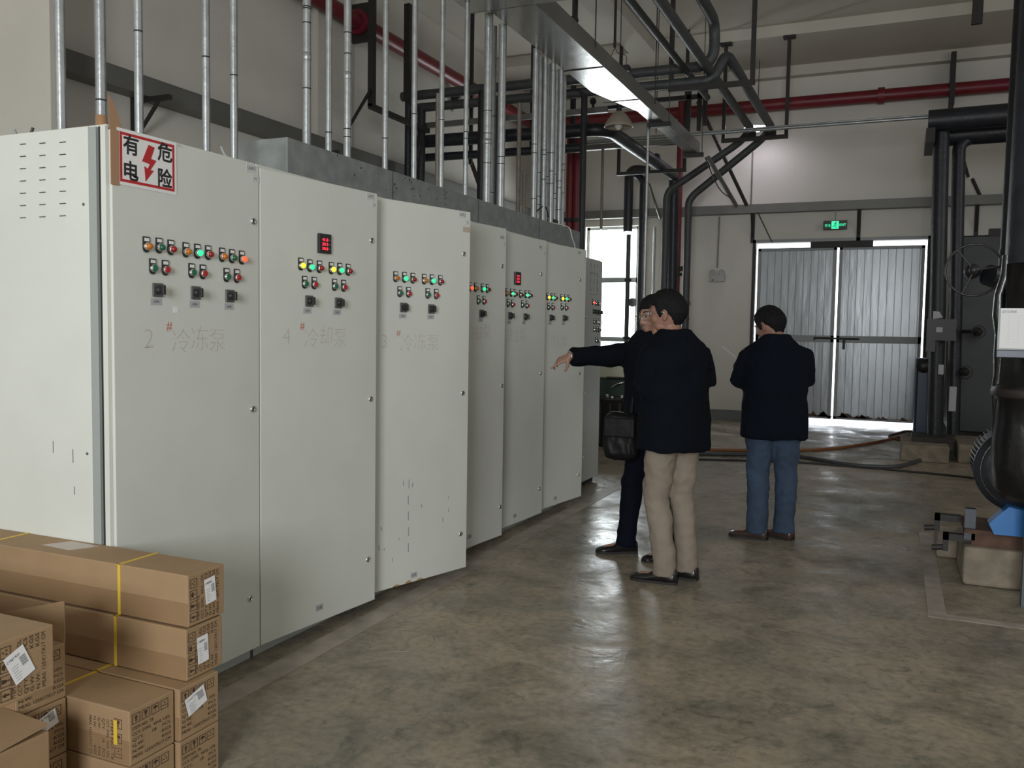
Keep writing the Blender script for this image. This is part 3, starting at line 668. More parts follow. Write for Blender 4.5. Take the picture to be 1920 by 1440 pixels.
# big pipe with elbow, running away at z 4
pipe('large_insulated_pipe', [(-6.25, 10.55, 4.03), (-3.40, 10.55, 4.0), (-3.40, 13.9, 4.02), (-3.40, 14.15, 4.02), (-3.40, 14.3, .05)], .085, M_blackpipe, 'big black insulated pipe with elbow, slanting away to the far wall and dropping', rb=.25)
pipe('large_insulated_pipe', [(-6.1, 10.6, 3.82), (-3.75, 10.6, 3.80)], .055, M_blackpipe, 'short black pipe lying just under the big elbow pipe')
b = MB(); pp = onY(1245, 300, 13.0); b.sphere((-3.40, 13.0, 4.10), (.06, .09, .06), M_blackpipe, 12); b.tube([(-3.40, 13.0, 4.1), (-3.55, 13.0, 4.0)], .03, M_steel, 8); b.build('pipe_valve', label='small black valve on top of the big slanting pipe', cat='valve')
# risers at the window
def riser(px, ptop, Y, r, M, lab, zb=0.0, cap=False, name='insulated_riser', bands=None):
    p = onY(px, ptop, Y); b = MB()
    if cap: b.tube(bend([(p.x, Y, zb), (p.x, Y, p.z-r), (p.x+.25, Y+.25, p.z-r)], .16), r, M, 18)
    else: b.tube([(p.x, Y, zb), (p.x, Y, p.z)], r, M, 18)
    o = b.build(name, label=lab, cat='pipe')
    for z in (bands or []): MB().lathe((p.x, Y, z), (0, 0, 1), [(0, r), (0, r*1.6), (.05, r*1.6), (.05, r)], M_steel, 20, False).build('flange', o)
    return o
riser(1180, 308, 14.0, .075, M_blackpipe, 'thick black riser with a rounded elbow top in front of the window', zb=3.12, cap=True)
riser(1179, 440, 14.0, .036, M_greypipe, 'slimmer lower part of the riser in front of the window with a flange', zb=0, bands=[1.35, 2.3])
riser(1208, 332, 14.3, .072, M_blackpipe, 'black insulated riser at the right edge of the window with a side elbow', cap=False)
pipe('insulated_elbow', [onY(1188, 325, 14.2), onY(1200, 332, 14.25), V((onY(1208, 332, 14.3).x, 14.3, onY(1208, 345, 14.3).z))], .06, M_blackpipe, 'bent black pipe piece joining the two risers by the window', rb=.15)
p = onY(1226, 430, 14.9); pipe('thin_riser', [(p.x, 14.95, 0), (p.x, 14.95, 3.3)], .022, M_cond, 'thin grey conduit on the wall between the window and the risers', 'conduit')
for px, zt, lab in ((1071, 252, 'dark red riser, left one of the two behind the trunking end'), (1084, 258, 'dark red riser, right one of the two behind the trunking end')):
    riser(px, zt, 11.6, .060, M_red, lab, name='red_riser', bands=[3.0])
riser(1278, 190, 14.9, .055, M_red, 'red fire riser on the far wall beside the black risers', name='red_riser', bands=[2.45])
# fire main along the left and far walls
b = MB(); b.tube(bend([(-6.2, 4.66, 5.22), (-6.2, 14.98, 5.22), (6.9, 14.98, 5.22)], .25), .098, M_red, 20)
fm = b.build('fire_main', label='long red fire main running high along the left wall and far wall', cat='pipe')
for y in (9.2, 13.4): MB().lathe((-6.2, y, 5.22), (0, 1, 0), [(0, .1), (0, .15), (.06, .15), (.06, .1)], M_red, 24, False).build('flange', fm)
for x in (-4.1, -.42): MB().lathe((x, 14.98, 5.22), (1, 0, 0), [(0, .1), (0, .125), (.1, .125), (.1, .1)], M_red, 24, False).build('coupling', fm)
for x in (.62,): MB().box((x-.035, 14.85, 4.98), (x+.035, 15.14, 5.75), M_steel).build('pipe_bracket', fm)
for y in (12.1,): MB().prism([(0, 0), (.22, 0), (.0, -.3)], -.03, .03, M_steel, lambda u, v, q: V((-6.4+u, y+q, 5.12+v))).build('pipe_bracket', fm)
b = MB(); p = onY(652, 45, 9.25); b.box((-6.4, 9.28, 5.0), (-6.02, 9.34, 5.46), M_steel); b.build('pipe_clamp', fm)
# cable trays along the walls, with brackets
wt = MB().box((WX+.0, 4.65, 3.52), (-6.2, 14.9, 3.68), M_tray).box((WX+.08, 4.65, 3.66), (-6.22, 14.9, 3.70), M_tray).build('wall_cable_tray', label='grey cable tray running along the left wall below the fire main', cat='cable tray')
ft = MB().box((-6.2, WY-.20, 3.48), (6.9, WY, 3.62), M_tray).build('wall_cable_tray', label='grey cable tray running along the far wall above the window and the gate', cat='cable tray')
for px in (1412, 1612, 1834):
    p = onY(px, 370, WY-.1); b = MB(); b.box((p.x-.03, WY-.02, 3.0), (p.x+.03, WY-.0005, 3.50), M_steel); b.tube([(p.x, WY-.02, 3.1), (p.x, WY-.2, 3.47)], .018, M_steel, 8); b.build('tray_bracket', ft)
for y in (5.95, 8.5, 11.0):
    b = MB(); b.box((WX+.001, y-.03, 3.0), (WX+.04, y+.03, 3.52), M_rust if False else M_steel); b.box((WX+.04, y-.02, 3.47), (-5.95, y+.02, 3.515), M_steel); b.tube([(WX+.03, y, 3.16), (-6.08, y, 3.48)], .018, M_steel, 8); b.build('tray_bracket', wt)
b = MB(); p0 = onY(885, 342, 12.3); b.tube([onY(884, 305, 12.3), onY(898, 345, 12.3)], .035, M_rust, 10); b.build('pipe_stub', label='short slanted rusty pipe stub behind the black risers', cat='pipe')

# galvanised pipe across the far end
p0 = onY(1098, 268, 12.9); p1 = onY(1745, 213, 12.9)
b = MB(); b.tube([(-4.5, 12.9, 4.37), (.28, 12.9, 4.37)], .022, M_cond, 12); b.tube([(-4.5, 12.9, 4.40), (.28, 12.9, 4.40)], .010, M_cond, 8); b.build('crossing_conduit', label='thin shiny conduit crossing the hall to the black header pipe', cat='conduit')
b = MB(); b.box((-4.75, 12.86, 4.25), (-2.9, 12.94, 4.33), M_tray); b.build('strut_channel', label='grey channel beside the thin crossing conduit under the lamp shade', cat='channel')
p = onY(1129, 340, 12.9); rod('drop_rod', p.x, 12.9, onY(1128, 430, 12.9).z, 4.3, .022, rust, 'thin brown rod dropping in front of the window', 'rod')
# diagonal bar and tube near the centre
b = MB(); a0 = onY(1308, 190, 14.0); a1 = onY(1400, 385, 14.9); b.tube([a0, a1], .03, M_steel, 8); b.build('diagonal_bar', label='long dark diagonal bar reaching down to the far wall tray', cat='strut')
b = MB(); a0 = onY(1328, 296, 13.0); a1 = onY(1380, 385, 14.6); b.tube([a0, a1], .035, M_tray, 12); b.build('grey_tube', label='pale grey tube slanting from the end of the cable tray to the wall tray', cat='tube')
b = MB(); pts = [onY(1322, 295, 13.0), onY(1338, 335, 13.3), onY(1352, 360, 13.8), onY(1374, 374, 14.4)]; b.tube(bend(pts, .3), .009, M_blackplastic, 6); b.build('slack_cable', label='slack thin black cable hanging under the pale slanting tube', cat='cable')
b = MB(); pts = [onY(1217, 345, 13.8), onY(1232, 392, 14.2), onY(1238, 410, 14.4)]; b.tube(pts, .02, M_tray, 8); b.build('short_tube', label='short thin grey tube slanting between the window risers', cat='tube')
b = MB(); pts = [onY(1418, 392, 15.0), onY(1448, 455, 15.05)]; b.tube(pts, .010, M_blackplastic, 6); b.build('slack_cable', label='thin cable running from the wall bracket down to the gate corner', cat='cable')
p = onY(1410, 330, 15.1); rod('thin_conduit', p.x, 15.1, 3.62, onY(1410, 285, 15.1).z, .012, rust, 'thin conduit on the far wall above the tray, under the lit lamp', 'conduit')
p = onY(1257, 120, 11.0); rod('hanger_rod', onY(1234, 100, 11.0).x, 11.0, 4.0, CZ, .006, M_steel, 'thin rod left of the trapeze post in the middle of the ceiling')
# extra hanger posts right of the tray
b = MB()
for px, y0_, y1_ in ((1293, 155, 260), (1313, 157, 245), (1323, 167, 235)):
    a0 = onY(px, y0_, 13.0); a1 = onY(px, y1_, 13.0); b.box((a0.x-.03, 12.97, a1.z), (a0.x+.03, 13.03, a0.z), M_steel)
a0 = onY(1230, 190, 13.0); a1 = onY(1320, 180, 13.0); b.box((a0.x, 12.97, a1.z-.03), (a1.x, 13.03, a1.z+.03), M_steel); b.build('pipe_support', label='cluster of short dark hanger posts and a bar right of the tray end', cat='pipe hanger')
b = MB(); a0 = onY(1100, 235, 12.0); b.tube(bend([a0, V((a0.x, 12, onY(1100, 206, 12).z)), onY(1190, 197, 12.0)], .12), .028, M_blackpipe, 10); b.sphere(onY(1112, 190, 12), .05, M_steel, 12); b.tube([onY(1112, 190, 12), onY(1112, 205, 12)], .02, M_steel, 8); b.build('small_branch_pipe', label='small black branch pipe with a round valve above the big elbow', cat='pipe')

# high bay lamps
def bay(px, py, Y, R_, lab, lit, zrod=CZ):
    p = onY(px, py, Y); t = thing('high_bay_lamp', lab, 'ceiling lamp', p)
    b = MB(); prof = [(.26, .05), (.25, .07), (.20, .13), (.12, .19), (.04, .235), (0, .25)]; k = R_/.25
    prof = [(h*k, r*k) for h, r in prof]; sh = mat('enamel_shade', (.40, .35, .28), .4, var=.1)
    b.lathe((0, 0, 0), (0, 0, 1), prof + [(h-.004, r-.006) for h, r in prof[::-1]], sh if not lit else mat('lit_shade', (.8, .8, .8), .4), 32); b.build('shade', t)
    MB().cyl((0, 0, .25*k), (0, 0, .40*k), .045*k, M_steel).build('lamp_holder', t)
    MB().tube([(0, 0, .4*k), (0, 0, zrod-p.z)], .006, M_steel, 6).build('suspension_rod', t)
    b = MB(); b.sphere((0, 0, .05*k), (.13*k, .13*k, .12*k) if lit else (.07*k, .07*k, .10*k), mat('lamp_bulb_lit', (1, 1, 1), .3, emit=(.9, .85, 1), estr=30) if lit else M_white, 16); b.build('bulb', t)
    return t
bay(1160, 238, 10.4, .18, 'unlit bell shaped high bay lamp hanging beside the cable tray', False)
tl = bay(1420, 240, 14.5, .22, 'glowing high bay lamp above the far trapeze hanger', True)
lp = bpy.data.lights.new('bay_lamp_light', 'POINT'); lp.energy = .8; lp.shadow_soft_size = .08; lp.color = (.95, .93, 1); lo = bpy.data.objects.new('bay_lamp_light', lp); COL.objects.link(lo); lo.location = V(tl.location)+V((0, 0, -.12)); lo.parent = None

p = onY(1153, 75, 9.6); q = onY(1158, 125, 9.6)
b = MB(); b.tube([(p.x, 9.6, CZ), (p.x, 9.6, p.z-.08)], .016, M_steel, 8); b.tube(bend([(p.x, 9.6, p.z-.08), (p.x-.06, 9.6, p.z-.22), (p.x+.02, 9.6, q.z+.05)], .05), .004, M_steel, 6); b.tube(bend([(p.x, 9.6, p.z-.08), (p.x+.04, 9.6, p.z-.16), (p.x+.14, 9.6, q.z+.12), (p.x+.14, 9.6, q.z)], .05), .004, M_steel, 6)
b.bbox((p.x-.02, 9.55, q.z-.06), (p.x+.18, 9.65, q.z), M_blackplastic, .01); b.build('ceiling_box', label='small black box hanging by thin wires from the ceiling behind the cable tray', cat='junction box')
p = onY(1075, 38, 9.2); b = MB(); b.sphere(p, (.06, .06, .045), M_steel, 12); b.tube([p, V((p.x, 9.2, CZ))], .012, M_steel, 8); b.build('sensor', label='small round dark fitting on the ceiling behind the near end of the tray', cat='ceiling fitting')
# exit sign, emergency light, gauges
t = thing('exit_sign', 'green lit exit sign with running figure above the gate', 'exit sign', onY(1566, 422, WY-.10)); k = 1
MB().bbox((-.18, -.02, -.072), (.18, .02, .072), M_blackplastic, .004).build('sign_box', t)
gm = mat('exit_green', (.02, .5, .25), .5, emit=(.05, 1, .45), estr=1.0)
gp = MB(); gp.box((-.055, -.022, -.062), (.055, -.0205, .062), gm); gp.build('lit_panel', t)
tx = MB(); put_text(tx, '安全', lambda a_, c: V((-.11+a_, -.0215, c-.005)), .055, gm, width=.09); put_text(tx, 'EXIT', lambda a_, c: V((.115+a_, -.0215, c)), .05, gm, bold=.02, width=.10); tx.build('sign_text', t)
mn = MB(); mk = M_blackplastic
mn.sphere((.012, -.0225, .040), (.010, .002, .010), mk, 10)
for q0, q1 in (((.005, .026), (-.005, -.008)), ((-.005, -.008), (.018, -.022)), ((.018, -.022), (.012, -.050)), ((-.005, -.008), (-.022, -.025)), ((-.022, -.025), (-.040, -.024)), ((.004, .022), (.028, .008)), ((.004, .022), (-.020, .012))):
    mn.tube([V((q0[0], -.0225, q0[1])), V((q1[0], -.0225, q1[1]))], .005, mk, 6)
mn.build('running_figure', t)
MB().cyl((0, 0, .07), (0, 0, .24), .010, M_trim, 10).build('hanging_rod', t)
t = thing('emergency_light', 'white twin head emergency light on the far wall left of the gate', 'emergency light', onY(1345, 522, WY-.04))
MB().bbox((-.13, -.04, -.06), (.13, .035, .06), M_trim if False else mat('aged_white_plastic', (.42, .42, .40), .5), .01).build('housing', t)
for s in (-1, 1):
    b = MB(); b.lathe((s*.075, -.02, .10), (0, -1, -.2), [(-.04, .025), (-.01, .05), (.01, .055), (.012, .045), (.005, 0)], MATS['aged_white_plastic'], 20); b.cyl((s*.075, -.01, .05), (s*.075, -.01, .10), .012, M_trim, 8); b.build('lamp_head', t)
MB().sphere((-.07, -.042, -.03), (.012, .004, .012), M_reddig if False else M_blackplastic, 8).build('indicator', t)
b = MB(); p = onY(1345, 500, WY-.02); b.tube([(p.x, WY-.02, p.z-.02), (p.x+.01, WY-.02, 3.46)], .012, rust, 8); b.build('thin_conduit', label='thin conduit rising from the emergency light to the wall tray', cat='conduit')
b = MB(); p = onY(1271, 505, 14.9); b.bbox((p.x-.01, 14.85, p.z-.03), (p.x+.10, 14.95, p.z+.05), M_steel, .01); b.build('hose_valve', label='small dark valve sticking out beside the red riser on the far wall', cat='valve')
b = MB(); p = onY(1290, 569, 15.08); b.lathe(p, (0, -1, 0), [(0, .05), (.03, .05), (.03, .042), (.02, .04), (.02, 0)], M_trim, 24); b.tube(bend([p+V((0, .02, -.05)), p+V((0, .02, -.22)), p+V((.03, .02, -.26)), p+V((0, .02, -.30)), V((p.x, 15.10, .9)), V((p.x, 15.14, .9))], .03), .010, M_trim, 8)
b.build('pressure_gauge', label='round pressure gauge on a thin siphon behind the front man', cat='gauge')

# machines by the window
YM = 11.2; xa = onY(1108, 700, YM).x; xb = onY(1176, 700, YM).x; ztop = onY(1140, 709, YM).z; zpan = onY(1140, 652, YM).z
t = thing('pump_unit', 'dark green machine with a pale panel standing below the window', 'machine', ((xa+xb)/2, YM, 0)); hw = (xb-xa)/2
MB().bbox((-hw, 0, 0), (hw, .7, ztop), M_darkgreen, .02).build('machine_body', t)
MB().bbox((-hw, .05, ztop), (hw, .55, zpan), M_beige, .015).box((-.02, -.06, ztop+.002), (.22, .05, ztop+.02), M_steel).build('control_panel', t)
b = MB(); zt_ = onY(1150, 745, YM-.3).z
b.lathe((.12, -.32, 0), (0, 0, 1), [(.0, 0), (.0, .20), (zt_-.04, .20), (zt_-.02, .225), (zt_, .225), (zt_, 0)], M_blackplastic, 28)
for a in range(10): b.box((.12+.20*math.cos(a*.63)-.01, -.32+.20*math.sin(a*.63)-.01, .05), (.12+.215*math.cos(a*.63)+.01, -.32+.215*math.sin(a*.63)+.01, zt_-.06), M_steel)
b.build('motor_drum', t)
for k in range(4): MB().cyl((.12+.16*math.cos(k*1.57+.5), -.32+.16*math.sin(k*1.57+.5), zt_), (.12+.16*math.cos(k*1.57+.5), -.32+.16*math.sin(k*1.57+.5), zt_+.03), .022, M_chrome, 12).build('bolt', t)
b = MB(); b.tube(bend([(.05, -.02, ztop-.12), (.16, -.08, ztop-.06), (.30, -.02, ztop-.03)], .05), .014, M_chrome, 8); b.build('lever', t)

# ================================================================== right side equipment
# header pipes and risers at y 12
pipe('header_pipe', [(.25, 12.0, 4.12), (4.0, 12.0, 4.16)], .135, M_blackpipe, 'thick dark header pipe crossing high at the right, upper one')
pipe('header_pipe', [(.30, 12.45, 4.02), (4.0, 12.45, 4.05)], .135, M_blackpipe, 'thick black header pipe just behind and below the upper one')
MB().box((.23, 11.8, 3.83), (.33, 12.7, 4.0), M_steel).build('header_support', label='short dark angle support under the left end of the header pipes', cat='bracket')
pipe('insulated_riser', [(.49, 12.1, .25), (.405, 12.1, 4.0)], .092, M_blackpipe, 'black riser pipe right of the gate, leftmost under the header', bands=[])
pipe('insulated_riser', [(.80, 12.45, 4.0), (.62, 12.4, 3.9), (.71, 12.4, .25)], .078, M_blackpipe, 'black riser pipe with rounded top right of the leftmost one', rb=.25)
b = MB(); b.tube([onY(1790, 245, 12.3), onY(1815, 330, 14.9)], .025, M_steel, 8); b.tube([onY(1823, 335, 14.9), onY(1840, 372, 15.0)], .025, M_steel, 8); b.build('diagonal_bar', label='thin diagonal bar behind the two right hand risers', cat='strut')
MB().box((.34, 11.85, 1.44), (.66, 12.0, 1.70), M_blackplastic).box((.44, 11.848, 1.54), (.51, 11.85, 1.60), M_sticker).box((.34, 11.86, 1.30), (.44, 11.98, 1.44), M_blackplastic).build('junction_box', label='black junction box with small pale label on the leftmost riser', cat='junction box')
pl_ = MB().prism([(0, 0), (.11, .02), (.07, .09), (.0, .10)], 0, .003, M_sticker, lambda u, v, q: V((.40+u, 11.9+q, 1.70+v))); pl_.build('torn_paper', label='torn pale paper standing on the black junction box', cat='paper')
MB().box((.49, 11.99, 1.02), (.55, 12.01, 1.14), M_sticker).build('pale_label', label='small pale label on the leftmost riser below the junction box', cat='label')
MB().box((.64, 12.28, .55), (.72, 12.325, .86), M_sticker).build('pale_label', label='tall pale grey label at the foot of the second riser', cat='label')
def valve(c, R_, lab='', ax=(0, -1, 0), body=.07, M=M_steel, spokes=3):
    t = thing('gate_valve', lab, 'valve', c); ax = V(ax).normalized(); off = ax*body*2.2
    b = MB(); b.torus(off, ax, R_, R_*.025+.003, M, 44, 8); u = ax.orthogonal().normalized(); w_ = ax.cross(u)
    for k in range(spokes):
        a_ = 2*PI*k/spokes+.4; b.tube([off, off+(u*math.cos(a_)+w_*math.sin(a_))*R_], R_*.03+.002, M, 8)
    b.sphere(off, R_*.14+.008, M, 12); b.build('hand_wheel', t)
    b = MB(); b.cyl((0, 0, 0), off, .012+R_*.05, M, 12); b.lathe((0, 0, 0), ax, [(-body, 0), (-body, body*.8), (body*.4, body*.8), (body*.7, body*.5), (body*1.2, body*.3), (body*1.2, 0)], M, 24); b.build('valve_body', t)
    return t
MB().cyl((.72, 12.4, onY(1833, 622, 12.1).z), (onY(1833, 622, 12.2).x, 12.2, onY(1833, 622, 12.1).z), .025, M_steel, 10).build('branch_stub', label='short dark branch pipe joining the small round valve to its riser', cat='pipe')
valve(V((onY(1833, 622, 12.2).x, 12.2, onY(1833, 622, 12.1).z)), .075, 'small round hand wheel valve on the second riser')
valve(V((.64, 12.25, 1.56)), .06, 'tiny hand wheel valve between the two risers')
valve(V((.80, 12.33, 1.05)), .08, 'dark valve low on the second riser near the plinth')
b = MB(); b.bbox((.68, 13.0, .22), (3.4, 14.4, 2.82), mat('dark_chiller_paint', (.016, .018, .022), .45, var=.08), .02); b.box((1.05, 12.98, 2.8), (1.6, 13.1, 2.9), M_steel)
b.build('chiller_cabinet', label='large dark grey machine cabinet behind the risers on the right', cat='machine')
for (x0, y0, x1, y1, h, lab) in ((.10, 11.35, .62, 12.4, .20, 'low concrete plinth under the leftmost riser'), (.72, 11.5, 1.75, 12.6, .22, 'second low concrete plinth under the risers beside the first')):
    MB().bbox((x0, y0, 0), (x1, y1, h), M_conc, .015).build('concrete_plinth', label=lab, cat='plinth')
b = MB(); b.bbox((.22, 11.7, .20), (.66, 12.3, .26), M_steel, .005); b.build('base_plate', label='flat steel base plate on the low plinth', cat='base plate')
t = thing('blue_pump', 'narrow blue pump casing beside the leftmost riser', 'pump', (.34, 12.75, 0)); b = MB(); b.bbox((-.09, -.2, .0), (.10, .2, 1.20), mat('dark_blue_paint', (.006, .018, .055), .4), .03); b.build('pump_casing', t); b = MB(); b.lathe((0, -.2, 1.1), (0, -1, 0), [(0, .09), (.03, .09), (.03, 0)], M_blackplastic, 20); b.build('pump_cover', t)

# foreground pump set at the right edge
PY = 5.95
c0 = onY(1915, 882, PY)
t = thing('pump_motor', 'round finned grey electric motor at the right edge above the plinth', 'motor', c0)
b = MB(); R0 = .255
b.lathe((0, 0, 0), (0, 1, 0), [(-.06, 0), (-.06, .17), (-.055, .19), (-.01, R0), (.02, R0), (.03, R0*.93), (.06, R0*.93)], M_motor, 48); b.build('fan_cover', t)
b = MB(); b.lathe((0, .05, 0), (0, 1, 0), [(0, R0*.88), (.42, R0*.88), (.42, 0)], M_motor, 40)
for k in range(56):
    a_ = 2*PI*k/56; d = V((math.cos(a_), 0, math.sin(a_))); n_ = V((-math.sin(a_), 0, math.cos(a_)))
    vs = [d*(R0*.85)+n_*.004+V((0, .06, 0)), d*(R0*.85)-n_*.004+V((0, .06, 0)), d*(R0*.965)-n_*.003+V((0, .06, 0)), d*(R0*.965)+n_*.003+V((0, .06, 0))]
    b.add(vs + [q+V((0, .38, 0)) for q in vs], [(0, 1, 2, 3), (7, 6, 5, 4), (0, 4, 5, 1), (1, 5, 6, 2), (2, 6, 7, 3), (3, 7, 4, 0)], M_motor)
b.build('finned_housing', t)
MB().sphere((-.06, -.058, .17), .010, M_chrome, 10).build('cover_screw', t); MB().torus((0, -.03, 0), (0, 1, 0), .215, .007, M_chrome, 40, 6).build('cover_ring', t)
# insulated pump column in front with wrap
q = onY(1905, 700, 5.5)
t = thing('wrapped_pump_column', 'big shiny black wrapped pipe column at the right edge', 'pump', (onY(1866, 700, 5.55).x+.20, 5.55, 0))
b = MB(); prof = [(.60, .14), (.66, .185), (.78, .20), (.95, .20), (1.02, .195), (1.15, .195), (1.17, .212), (1.22, .212), (1.24, .185), (1.5, .18), (1.9, .175)]
b.lathe((0, 0, 0), (0, 0, 1), [(.60, 0)]+prof+[(1.9, 0)], M_wrap, 40); b.build('wrapped_body', t)
b = MB(); b.lathe((0, 0, 0), (0, 0, 1), [(1.17, .213), (1.20, .221), (1.215, .213)], mat('wrap_band', (.02, .015, .013), .5), 40); b.build('band', t)
MB().prism([(0, -.03), (.04, -.05), (.08, -.01), (.07, .05), (.02, .04)], 0, .003, mat('pale_green_label', (.42, .5, .42), .5), lambda u, v, q_: V((-.05+u, -.199-q_, .78+v))).build('pale_label', t)
X5 = onY(1866, 700, 5.55).x+.20; XV = onY(1897, 300, 5.6).x+.155; XW = onY(1886, 300, 6.9).x+.065
pipe('insulated_riser', [(XV-.01, 5.6, 1.85), (XV+.02, 5.6, CZ)], .155, M_blackpipe, 'very thick black vertical pipe at the right edge above the paper')
pipe('insulated_riser', [(XW-.01, 6.9, 1.95), (XW+.01, 6.9, CZ)], .065, M_blackpipe, 'black vertical pipe just left of the very thick one at the right edge')
t = valve(V((onY(1828, 505, 6.3).x, 6.5, onY(1828, 505, 6.3).z)), .165, M=mat('worn_grey_wheel', (.028, .028, .03), .4, .2), lab= 'large thin hand wheel valve standing before the right hand pipes', body=.06)
b = MB(); b.tube(bend([(XW-.01, 6.9, 2.1), (XW-.01, 6.9, 1.90), (XW-.05, 6.6, 1.86), (XW-.17, 6.5, 1.90)], .1), .07, M_blackpipe, 16); b.build('valve_neck', label='thick black valve neck between the hand wheel and the wrapped column', cat='valve')
# plastic wrap strand
b = MB(); random.seed(2); pts = [V((X5-.185+random.uniform(-.015, .015), 5.55, 1.95-.11*k)) for k in range(11)]; b.tube(pts, [.02+random.uniform(0, .018) for _ in pts], M_wrap, 8); b.build('plastic_wrap', label='crumpled shiny plastic wrap hanging down the side of the wrapped column', cat='plastic wrap')
# clipboard paper
a0 = onY(1877, 578, 5.30); a1 = onY(1962, 662, 5.30)
t = thing('record_sheet', 'white printed record sheet in a holder on the wrapped column', 'paper', ((a0.x+a1.x)/2, 5.30, (a0.z+a1.z)/2)); hw, hh_ = (a1.x-a0.x)/2, (a0.z-a1.z)/2
MB().box((-hw-.01, .002, -hh_-.02), (hw, .012, hh_), M_trim).build('holder', t)
b = MB(); b.box((-hw, 0, -hh_+.02), (hw, .002, hh_), M_paper)
for k in range(14): b.box((-hw+.02, -.0004, hh_-.04-k*.014), (hw-.01, 0, hh_-.0396-k*.014), M_sticker)
for k in range(5): b.box((-hw+.04+k*.045, -.0004, -hh_+.05), (-hw+.0405+k*.045, 0, hh_-.04), M_sticker)
put_text(b, '运行记录表', lambda a_, c: V((-.07+a_, -.0006, hh_-.018+c)), .014, M_stkprint); b.build('sheet', t)
MB().bbox((-hw-.012, -.004, -hh_-.03), (hw, .014, -hh_+.012), M_motor, .004).build('holder_lip', t)
# concrete plinth, frame, blue foot
f0 = onZ(1803, 1092, 0); f1 = onZ(1905, 1128, 0)
MB().bbox((f0.x, f0.y-.05, 0), (f0.x+.34, f0.y+.55, .235), M_conc, .02).build('concrete_plinth', label='worn concrete block plinth under the pump at the right edge', cat='plinth')
MB().bbox((f0.x-.12, f0.y+.6, 0), (f0.x+.3, f0.y+.95, .22), M_conc, .02).build('concrete_plinth', label='yellowish concrete plinth just behind the worn block', cat='plinth')
fx, fy_ = f0.x, f0.y
t = thing('pump_base_frame', 'rusty steel base frame with bolts on the worn concrete block', 'frame', (fx, fy_, .235))
MB().box((.04, 0, 0), (.40, .06, .075), M_rust).box((.0, -.02, .075), (.45, .40, .10), M_rust).build('frame_beam', t)
for k, (x, y, z) in enumerate(((-.05, .30, .06), (-.01, .06, -.01))):
    b = MB(); b.box((x-.10, y-.03, z+.02), (x+.05, y+.03, z+.06), M_steel); b.box((x-.10, y-.03, z-.05), (x-.07, y+.03, z+.06), M_steel); b.cyl((x-.085, y, z-.03), (x-.16, y, z-.04), .018, M_steel, 8); b.build('anchor_bracket', t)
MB().box((.0, .0, .03), (.06, .05, .22), M_motor).build('side_plate', t)
t = [o for o in bpy.data.objects if o.name == 'pump_motor'][0]; fo = V((c0.x-.05, 5.85, .335))-c0
b = MB(); b.prism([(-.09, 0), (.10, 0), (.13, .14), (-.02, .17), (-.12, .06)], -.05, .06, M_blue, lambda u, v, q_: V((u, q_, v))+fo); b = b.build('mounting_foot', t); b['label'] = 'bright blue foot'
b = MB(); b.prism([(.10, .03), (.30, .03), (.30, .12), (.08, .13)], -.03, .08, M_teal, lambda u, v, q_: V((u, q_, v))+fo); b.build('mounting_bracket', t)['label'] = 'teal bracket'
p = onZ(1915, 1135, 0); MB().box((p.x-.005, p.y-.03, 0), (p.x+.05, p.y+.03, .62), mat('grey_post_paint', (.10, .12, .13), .6)).build('support_post', label='grey steel post standing in front of the worn plinth at the right edge', cat='post')
p = onY(1832, 30, 10.0); MB().prism([(-.05, 0), (.05, .0), (.06, 1.2), (-.02, 1.2)], -.02, .02, M_steel, lambda u, v, q: V((p.x+u, 10+q, p.z-.08+v))).build('ceiling_strut', label='short dark steel strut hanging from the ceiling at the upper right', cat='strut')
# hoses on the floor
def hose(pxs, r, M, lab):
    pts = []
    for px, py in pxs: q_ = onZ(px, py, r); pts.append(q_)
    b = MB(); b.tube(bend(pts, .5, 6), r, M, 10); b.build('floor_hose', label=lab, cat='hose')
hose([(1150, 838), (1318, 843), (1460, 846), (1560, 842), (1640, 830), (1690, 818), (1742, 812)], .018, mat('orange_hose', (.24, .085, .025), .4), 'orange hose lying across the floor before the gate')
hose([(1150, 846), (1318, 851), (1480, 853), (1540, 862), (1600, 873), (1680, 876), (1725, 864), (1745, 850)], .022, M_greypipe, 'thick dark hose curving across the floor below the orange one')
hose([(1160, 858), (1312, 861), (1500, 866), (1640, 878), (1760, 889), (1835, 897)], .011, M_blackplastic, 'thin black cable lying on the floor nearest of the three lines')
hose([(1742, 812), (1700, 808), (1662, 818), (1690, 826), (1742, 818), (1752, 806)], .018, M_rust, 'dark reddish hose coil heaped beside the riser plinth')

